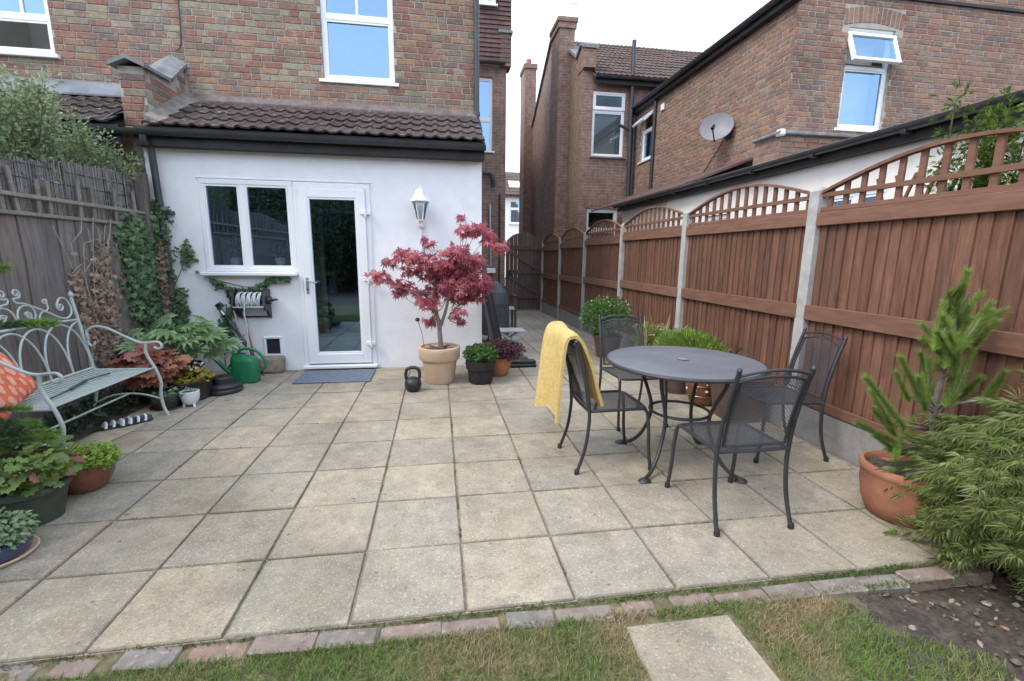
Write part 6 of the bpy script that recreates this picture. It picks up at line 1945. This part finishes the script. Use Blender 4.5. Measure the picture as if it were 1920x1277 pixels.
for k in range(26):
    y0 = R.uniform(.35, 1.2); top = 2.36 + R.uniform(-.35, .06)
    pth = spline([(3.45, .8, 0), (3.4, y0, 1.2), (3.35 + R.gauss(0, .08), y0 + R.gauss(0, .1), top)], 6)
    st.tube(pth, [.010] * 6 + [.005] * 7, 5)
    for p in pth[6:]:
        for _ in range(30):
            d = Vector((R.gauss(0, 1), R.gauss(0, 1), R.gauss(0, 1))).normalized()
            Ps.append(tuple(p + d * R.uniform(.01, .12))); Ds.append(tuple(d))
st.build('stems', m_darkbark, sr)
leaves('foliage', T_FERN, Ps, Ds, rdir(len(Ps), .5), NR.uniform(.03, .06, len(Ps)), l_lime, sr)
dt = thing('drying_trellis', 'brown crossed lattice beyond the fence near the right edge', 'trellis', (3.5, 1.2, 1.6))
for k in range(4):
    MB().bar((3.5, 1.05 + .16 * k, 1.2), (3.5, 1.35 + .16 * k, 2.05), .018, .02).build('lath', m_fence_r, dt); MB().bar((3.52, 1.35 + .16 * k, 1.2), (3.52, 1.05 + .16 * k, 2.05), .018, .02).build('lath', m_fence_r, dt)

# ------------------------------------------------------------------ pots along the right fence
b1 = thing('leafy_bush', 'leafy green bush in a dark pot beside the fence, farthest of the fence pots', 'potted plant', (2.28, 4.55, 0))
pot(b1, (2.28, 4.55, 0), simple_prof(.15, .20, .30), m_brownpl, .26, .18)
P, D = blob(2600, (2.25, 4.55, .56), (.38, .34, .28), .25)
leaves('foliage', T_OVAL, P, D + [0, 0, .5] + NR.normal(0, .5, D.shape), rdir(len(P), .6), NR.uniform(.03, .06, len(P)), l_bush, b1)
st = MB()
for _ in range(40):
    a, r = R.uniform(0, 2 * PI), R.uniform(.05, .33); st.tube([(2.28, 4.55, .26), (2.25 + r * math.cos(a), 4.55 + r * math.sin(a), .5 + R.uniform(0, .32))], .004, 4)
st.build('stems', m_darkbark, b1)
P, D = blob(40, (2.25, 4.5, .74), (.3, .3, .14), .6)
leaves('flowers', T_ROUND, P, rdir(40), rdir(40, 1), NR.uniform(.018, .03, 40), l_cream, b1, 'stuff')
b2 = thing('lime_shrub', 'lime green spreading plant in a plain brown pot behind the table', 'potted plant', (2.42, 2.80, 0))
pot(b2, (2.40, 2.78, 0), simple_prof(.14, .19, .30), m_brownpl, .26, .17)
P, D = blob(3000, (2.45, 2.68, .47), (.25, .50, .17), .3)
leaves('foliage', T_LANCE, P, D + [0, 0, .7] + NR.normal(0, .4, D.shape), rdir(len(P), .5), NR.uniform(.05, .09, len(P)), l_lime, b2)
st = MB()
for _ in range(40):
    a = R.uniform(-.5, .5); st.tube([(2.42, 2.78, .26), (2.45 + R.gauss(0, .08), 2.68 + a, .48 + R.uniform(0, .12))], .003, 4)
st.build('stems', m_bark, b2)
b3 = thing('white_flower_plant', 'grassy plant with flat cream flower heads beyond the far chair', 'potted plant', (2.40, 3.42, 0))
pot(b3, (2.40, 3.42, 0), simple_prof(.11, .15, .24), m_terra, .2, .13)
P, D = blob(700, (2.40, 3.42, .42), (.20, .26, .17), .2)
leaves('foliage', T_LANCE, P, D + [0, 0, 1.0], rdir(len(P)), NR.uniform(.06, .10, len(P)), l_lime, b3)
st = MB(); Ps = []
for _ in range(24):
    e0 = (2.40 + R.gauss(0, .11), 3.40 + R.gauss(0, .16), .57 + R.uniform(-.06, .07)); st.tube([(2.40, 3.42, .2), e0], .003, 4)
    Ps += [(e0[0] + R.gauss(0, .018), e0[1] + R.gauss(0, .018), e0[2] + R.gauss(0, .006)) for _ in range(16)]
st.build('stems', l_lime, b3)
leaves('flowers', T_ROUND, Ps, rdir(len(Ps)) * [1, 1, .2], rdir(len(Ps), 2), NR.uniform(.012, .020, len(Ps)), l_cream, b3)
n = 36; P = np.tile([2.36, 3.30, .2], (n, 1)) + NR.normal(0, .03, (n, 3)) * [1, 1, 0]
leaves('dry_blades', T_BLADE, P, np.stack([NR.normal(0, .5, n), NR.normal(-.25, .5, n), np.ones(n)], 1), rdir(n), NR.uniform(.35, .62, n), l_straw, b3)
b4 = thing('patterned_pot', 'brown glazed pot with pale flower pattern under the table edge', 'plant pot', (2.43, 2.36, 0))
pot(b4, (2.43, 2.36, 0), [(.105, 0), (.115, .015), (.15, .12), (.165, .22), (.165, .27), (.172, .28), (.172, .30), (.15, .30), (.145, .28), (0, .27)], m_brownglaze, .275, .14)
for z in (.10, .20, .255): MB().tube([(2.43 + (.153 if z < .15 else .166) * math.cos(a), 2.36 + (.153 if z < .15 else .166) * math.sin(a), z) for a in np.linspace(0, 2 * PI, 40, endpoint=False)], .004, 5, closed=True).build('band', m_brownglaze, b4)
dm = MB()
for k in range(10):
    a = 2 * PI * k / 10
    for z, r, s in ((.16, .162, .016), (.228, .168, .010)):
        c = Vector((2.43 + r * math.cos(a), 2.36 + r * math.sin(a), z)); sd_ = Vector((-math.sin(a), math.cos(a), 0)); o_ = Vector((math.cos(a), math.sin(a), 0)) * .003
        dm.quad(*(c + o_ + q for q in (sd_ * s, Vector((0, 0, s)), -sd_ * s, Vector((0, 0, -s)))))
dm.build('flower_motifs', m_cream, b4)
mound(b4, (2.43, 2.36, .33), (.16, .16, .10), 380, T_LANCE, .05, .08, l_lime)
b5 = thing('square_planter', 'dark brown square planter between the table and the fence', 'planter', (2.50, 1.92, 0))
m = MB()
def sq(r, z): return [(2.50 - r, 1.92 - r, z), (2.50 + r, 1.92 - r, z), (2.50 + r, 1.92 + r, z), (2.50 - r, 1.92 + r, z)]
L_ = [sq(.135, 0), sq(.175, .34), sq(.19, .345), sq(.19, .385), sq(.165, .385), sq(.16, .34)]
for q in L_: m.v += q
for k in range(len(L_) - 1):
    for j in range(4): m.f.append((k * 4 + j, k * 4 + (j + 1) % 4, k * 4 + 4 + (j + 1) % 4, k * 4 + 4 + j))
m.f.append((20, 21, 22, 23)); m.f.append((3, 2, 1, 0))
pl = m.build('box', m_brownpl, b5); pl.data.materials[0] = m_brownpl
MB().box(2.345, 2.655, 1.765, 2.075, .343, .350).build('soil', m_soil, b5)
m = MB(); m.tube([(2.50 + .0 * t, 1.92 - .13 * math.cos(t), .36 + .27 * math.sin(t)) for t in np.linspace(0, PI, 20)], .006, 6); m.build('wire_hoop', m_iron, b5, smooth=True)

# pine in the terracotta pot
pn = thing('young_pine', 'young pine with upright shoots in a round terracotta pot', 'potted tree', (2.42, .36, 0))
pot(pn, (2.42, .36, 0), [(.13, 0), (.155, .015), (.185, .09), (.20, .18), (.198, .24), (.205, .25), (.212, .262), (.214, .28), (.207, .295), (.192, .298), (.18, .285), (.178, .26), (0, .25)], m_terra, .25, .178)
MB().tube(spline([(2.47, .36, .25), (2.49, .345, .40), (2.497, .34, .53), (2.50, .34, .64), (2.516, .34, .90), (2.533, .34, 1.10), (2.54, .31, 1.24)], 4), [.020, .0195, .019, .019, .0185, .018, .018, .0175, .017, .017, .0165, .016, .016, .0155, .015, .014, .0135, .013, .012, .011, .010, .009, .008, .007, .006], 8).build('trunk', m_bark, pn, smooth=True)
PINE = [(2.46,0.29,1.22,2.44,0.26,1.34),(2.5,0.36,1.12,2.44,0.32,1.24),(2.54,0.34,1.05,2.62,0.32,1.23),(2.29,0.23,1.04,2.3,0.23,1.19),(2.46,0.23,1.01,2.55,0.22,1.19),(2.43,0.24,0.96,2.25,0.19,1.14),(2.47,0.31,0.94,2.35,0.35,1.07),(2.51,0.25,1.03,2.53,0.22,1.15),(2.53,0.36,0.92,2.63,0.36,1.09),(2.54,0.31,1.02,2.59,0.35,1.18),(2.38,0.23,0.93,2.45,0.27,1.03),(2.33,0.28,0.7,2.13,0.25,0.93),(2.31,0.25,0.7,2.23,0.23,0.83),(2.54,0.4,0.7,2.39,0.37,0.92),(2.31,0.35,0.72,2.25,0.36,0.82),(2.39,0.3,0.73,2.37,0.31,0.9),(2.16,0.23,0.61,1.89,0.19,0.85),(2.14,0.27,0.6,2.03,0.28,0.75),(2.23,0.31,0.47,2.0,0.3,0.58),(2.29,0.35,0.41,2.16,0.34,0.49),(2.25,0.29,0.44,2.3,0.32,0.55),(2.29,0.37,0.5,2.15,0.35,0.62),(2.19,0.35,0.62,2.24,0.35,0.6),(2.48,0.41,0.45,2.5,0.44,0.52),(2.49,0.28,0.71,2.57,0.33,0.81),(2.49,0.25,0.73,2.53,0.24,0.95),(2.62,0.3,0.73,2.58,0.22,0.82),(2.61,0.37,0.64,2.63,0.29,0.73),(2.64,0.22,0.73,2.63,0.16,0.86),(2.65,0.21,0.73,2.66,0.19,0.81),(2.42,0.32,0.4,2.27,0.34,0.4),(2.34,0.23,0.5,2.25,0.25,0.52)]
PINE += [(x0 + R.uniform(-.05, .05), y0 + R.uniform(-.06, .05), z0 - R.uniform(-.03, .08), x1 + R.uniform(-.07, .07), y1 + R.uniform(-.07, .05), z1 - R.uniform(.02, .10)) for x0, y0, z0, x1, y1, z1 in PINE if z0 > .85]
PINE = [q for q in PINE if q[3] < 2.70]
bo = MB(); Pn, Dn, Sn = [], [], []
for x0, y0, z0, x1, y1, z1 in PINE:
    a, b = Vector((x0, y0, z0)), Vector((x1, y1, z1))
    tz = min(1.15, max(.42, z0 - .10))
    tp = Vector((2.50 + .04 * (tz - .6) / .5, .34, tz))
    bo.tube(spline([tp, tp.lerp(a, .6) - Vector((0, 0, .01)), a, b], 4), [.005] * 5 + [.0045] * 4 + [.004] * 3 + [.003], 6)
    ax = (b - a); L = ax.length; ax.normalize()
    st0 = a - ax * .07
    for _ in range(int((L + .10) * 4600)):
        t = R.random()
        p = st0 + ax * (L + .07) * t
        q = Vector((R.gauss(0, 1), R.gauss(0, 1), R.gauss(0, 1))); q -= ax * q.dot(ax); q.normalize()
        Pn.append(tuple(p)); Dn.append(tuple(q * R.uniform(.45, 1.0) + ax * (.8 + .5 * t))); Sn.append(R.uniform(.030, .050))
bo.build('branches', m_bark, pn, smooth=True)
leaves('needles', T_NEEDLE2, Pn, Dn, rdir(len(Pn)), Sn, l_pine, pn)
m = MB(); m.lathe([(.03, -.02), (.075, 0), (.07, .03), (.03, .055), (0, .06)], (0, 0, 0), 10, 1.25, .6)
m.v = [(2.40 + x + R.uniform(-.006, .006), .27 + y + R.uniform(-.006, .006), .265 + z + .15 * x + R.uniform(-.004, .004)) for x, y, z in m.v]
tag(m.build('slate_rock', m_stone, smooth=False), 'purple grey rock lying on the soil of the pine pot', 'rock')

# weeping green maple at the right edge
ac = thing('green_maple', 'feathery green weeping maple filling the right edge', 'shrub', (2.5, -.1, 0))
AC = np.array([2.66, -.09, .32])
Ps, Ds, Ns, Ss, tips = [], [], [], [], []
for _ in range(620):                                             # weeping sprays: each a fan of cut leaves along a drooping twig
    a, el = R.uniform(0, 2 * PI), R.uniform(-.75, 1.45)
    rr = R.uniform(.62, 1.08)
    o0 = Vector((math.cos(a) * math.cos(el), math.sin(a) * math.cos(el), math.sin(el)))
    e0 = Vector(AC) + Vector((o0.x * .42 * rr, o0.y * .36 * rr, o0.z * .40 * rr))
    if e0.x > 2.74 or e0.z < .03 or e0.x < 2.36 - .25 * max(0, .12 - e0.y): continue
    dr = Vector((o0.x, o0.y, .15 - .75 * R.random())).normalized()
    tips.append(e0)
    for j in range(20):
        t = j / 20 * R.uniform(.16, .26)
        q = Vector((R.gauss(0, 1), R.gauss(0, 1), R.gauss(0, .5)))
        pos = e0 + dr * (t - .06) + q * .024
        if pos.z < .015: continue
        Ps.append(tuple(pos)); Ds.append(tuple(dr + q * .45)); Ns.append((o0.x + R.gauss(0, .3), o0.y + R.gauss(0, .3), o0.z + .6)); Ss.append(R.uniform(.04, .085))
leaves('foliage', T_FERN, Ps, Ds, Ns, Ss, l_acer, ac)
st = MB()
st.tube([(2.63, -.08, -.08), (2.62, -.08, .15), (2.62, -.08, .34)], [.025, .022, .012], 8)
for e0 in tips[::9]:
    st.tube(spline([(2.62, -.08, .30), Vector((2.62, -.08, .34)).lerp(e0, .55) + Vector((0, 0, .02)), e0], 4), [.006] * 4 + [.004] * 4 + [.002], 5)
st.build('branches', m_darkbark, ac)

# ------------------------------------------------------------------ things down the side passage
rl = thing('rubber_roll', 'long black roll leaning on the corner of the white extension', 'roll', (.62, 4.0, 0))
m = MB(); m.tube([(.70, 3.98, .02), (.50, 4.08, .98)], .058, 20); m.build('roll', m_black, rl, smooth=True)
m = MB(); m.tube([(.64, 4.13, .02), (.50, 4.18, .86)], .035, 14); m.build('inner_roll', m_dkgrey, rl, smooth=True)
for k, (y, z, x0, x1, r) in enumerate(((4.03, .045, .78, 1.13, .05), (4.20, .045, .80, 1.06, .04))):
    m = MB(); m.cbox(x0, x1, y - .06, y + .06, .0, .045, .012); m.cbox(x0 + .005, x1 - .005, y - .05, y + .05, .047, .09, .016)
    tag(m.build('black_block', m_black), ['long black plastic block on the paving in front of the purple sedum', 'short black plastic block lying behind the longer one'][k], 'block', 'black blocks on the paving')
bb = thing('covered_barbecue', 'kettle barbecue under a dark grey cover in the side passage', 'barbecue', (.86, 6.0, 0))
MB().lathe([(.24, .10), (.25, .14), (.235, .55), (.245, .62), (.20, .80), (.10, .93), (.04, .98), (0, .985)], (.84, 6.0, 0), 18).build('cover', m_dkgrey, bb)
for k in range(3):
    a = 2 * PI * k / 3; MB().tube([(.84 + .12 * math.cos(a), 6 + .12 * math.sin(a), .14), (.84 + .2 * math.cos(a), 6 + .2 * math.sin(a), 0 + fall(6))], .012, 6).build('leg', m_iron, bb)
fs = thing('folding_stool', 'silvered wooden slatted stool with crossed legs in the side passage', 'stool', (1.0, 5.25, 0))
for k in range(3): MB().cbox(.78, 1.20, 5.08 + k * .12, 5.18 + k * .12, .27, .29, .004).build('slat', m_greywood, fs)
for y in (5.10, 5.40):
    MB().bar((.80, y, .01), (1.18, y, .27), .025, .035).build('leg', m_greywood, fs); MB().bar((1.18, y + .03, .01), (.80, y + .03, .27), .025, .035).build('leg', m_greywood, fs)
wt = thing('wooden_chair', 'dark wooden chair with pale seat near the gate', 'chair', (1.22, 7.6, fall(7.6)))
z0 = fall(7.6)
for x in (1.02, 1.42):
    for y in (7.4, 7.8): MB().cbox(x - .022, x + .022, y - .022, y + .022, z0, z0 + (.66 if y < 7.6 else .85), .004).build('leg', m_gate, wt)
    MB().cbox(x - .03, x + .03, 7.36, 7.84, z0 + .66, z0 + .685, .004).build('arm', m_gate, wt)
MB().cbox(1.0, 1.44, 7.38, 7.82, z0 + .40, z0 + .43, .005).build('seat', m_greywood, wt)
MB().cbox(1.02, 1.42, 7.79, 7.815, z0 + .6, z0 + .85, .004).build('backrest', m_gate, wt)
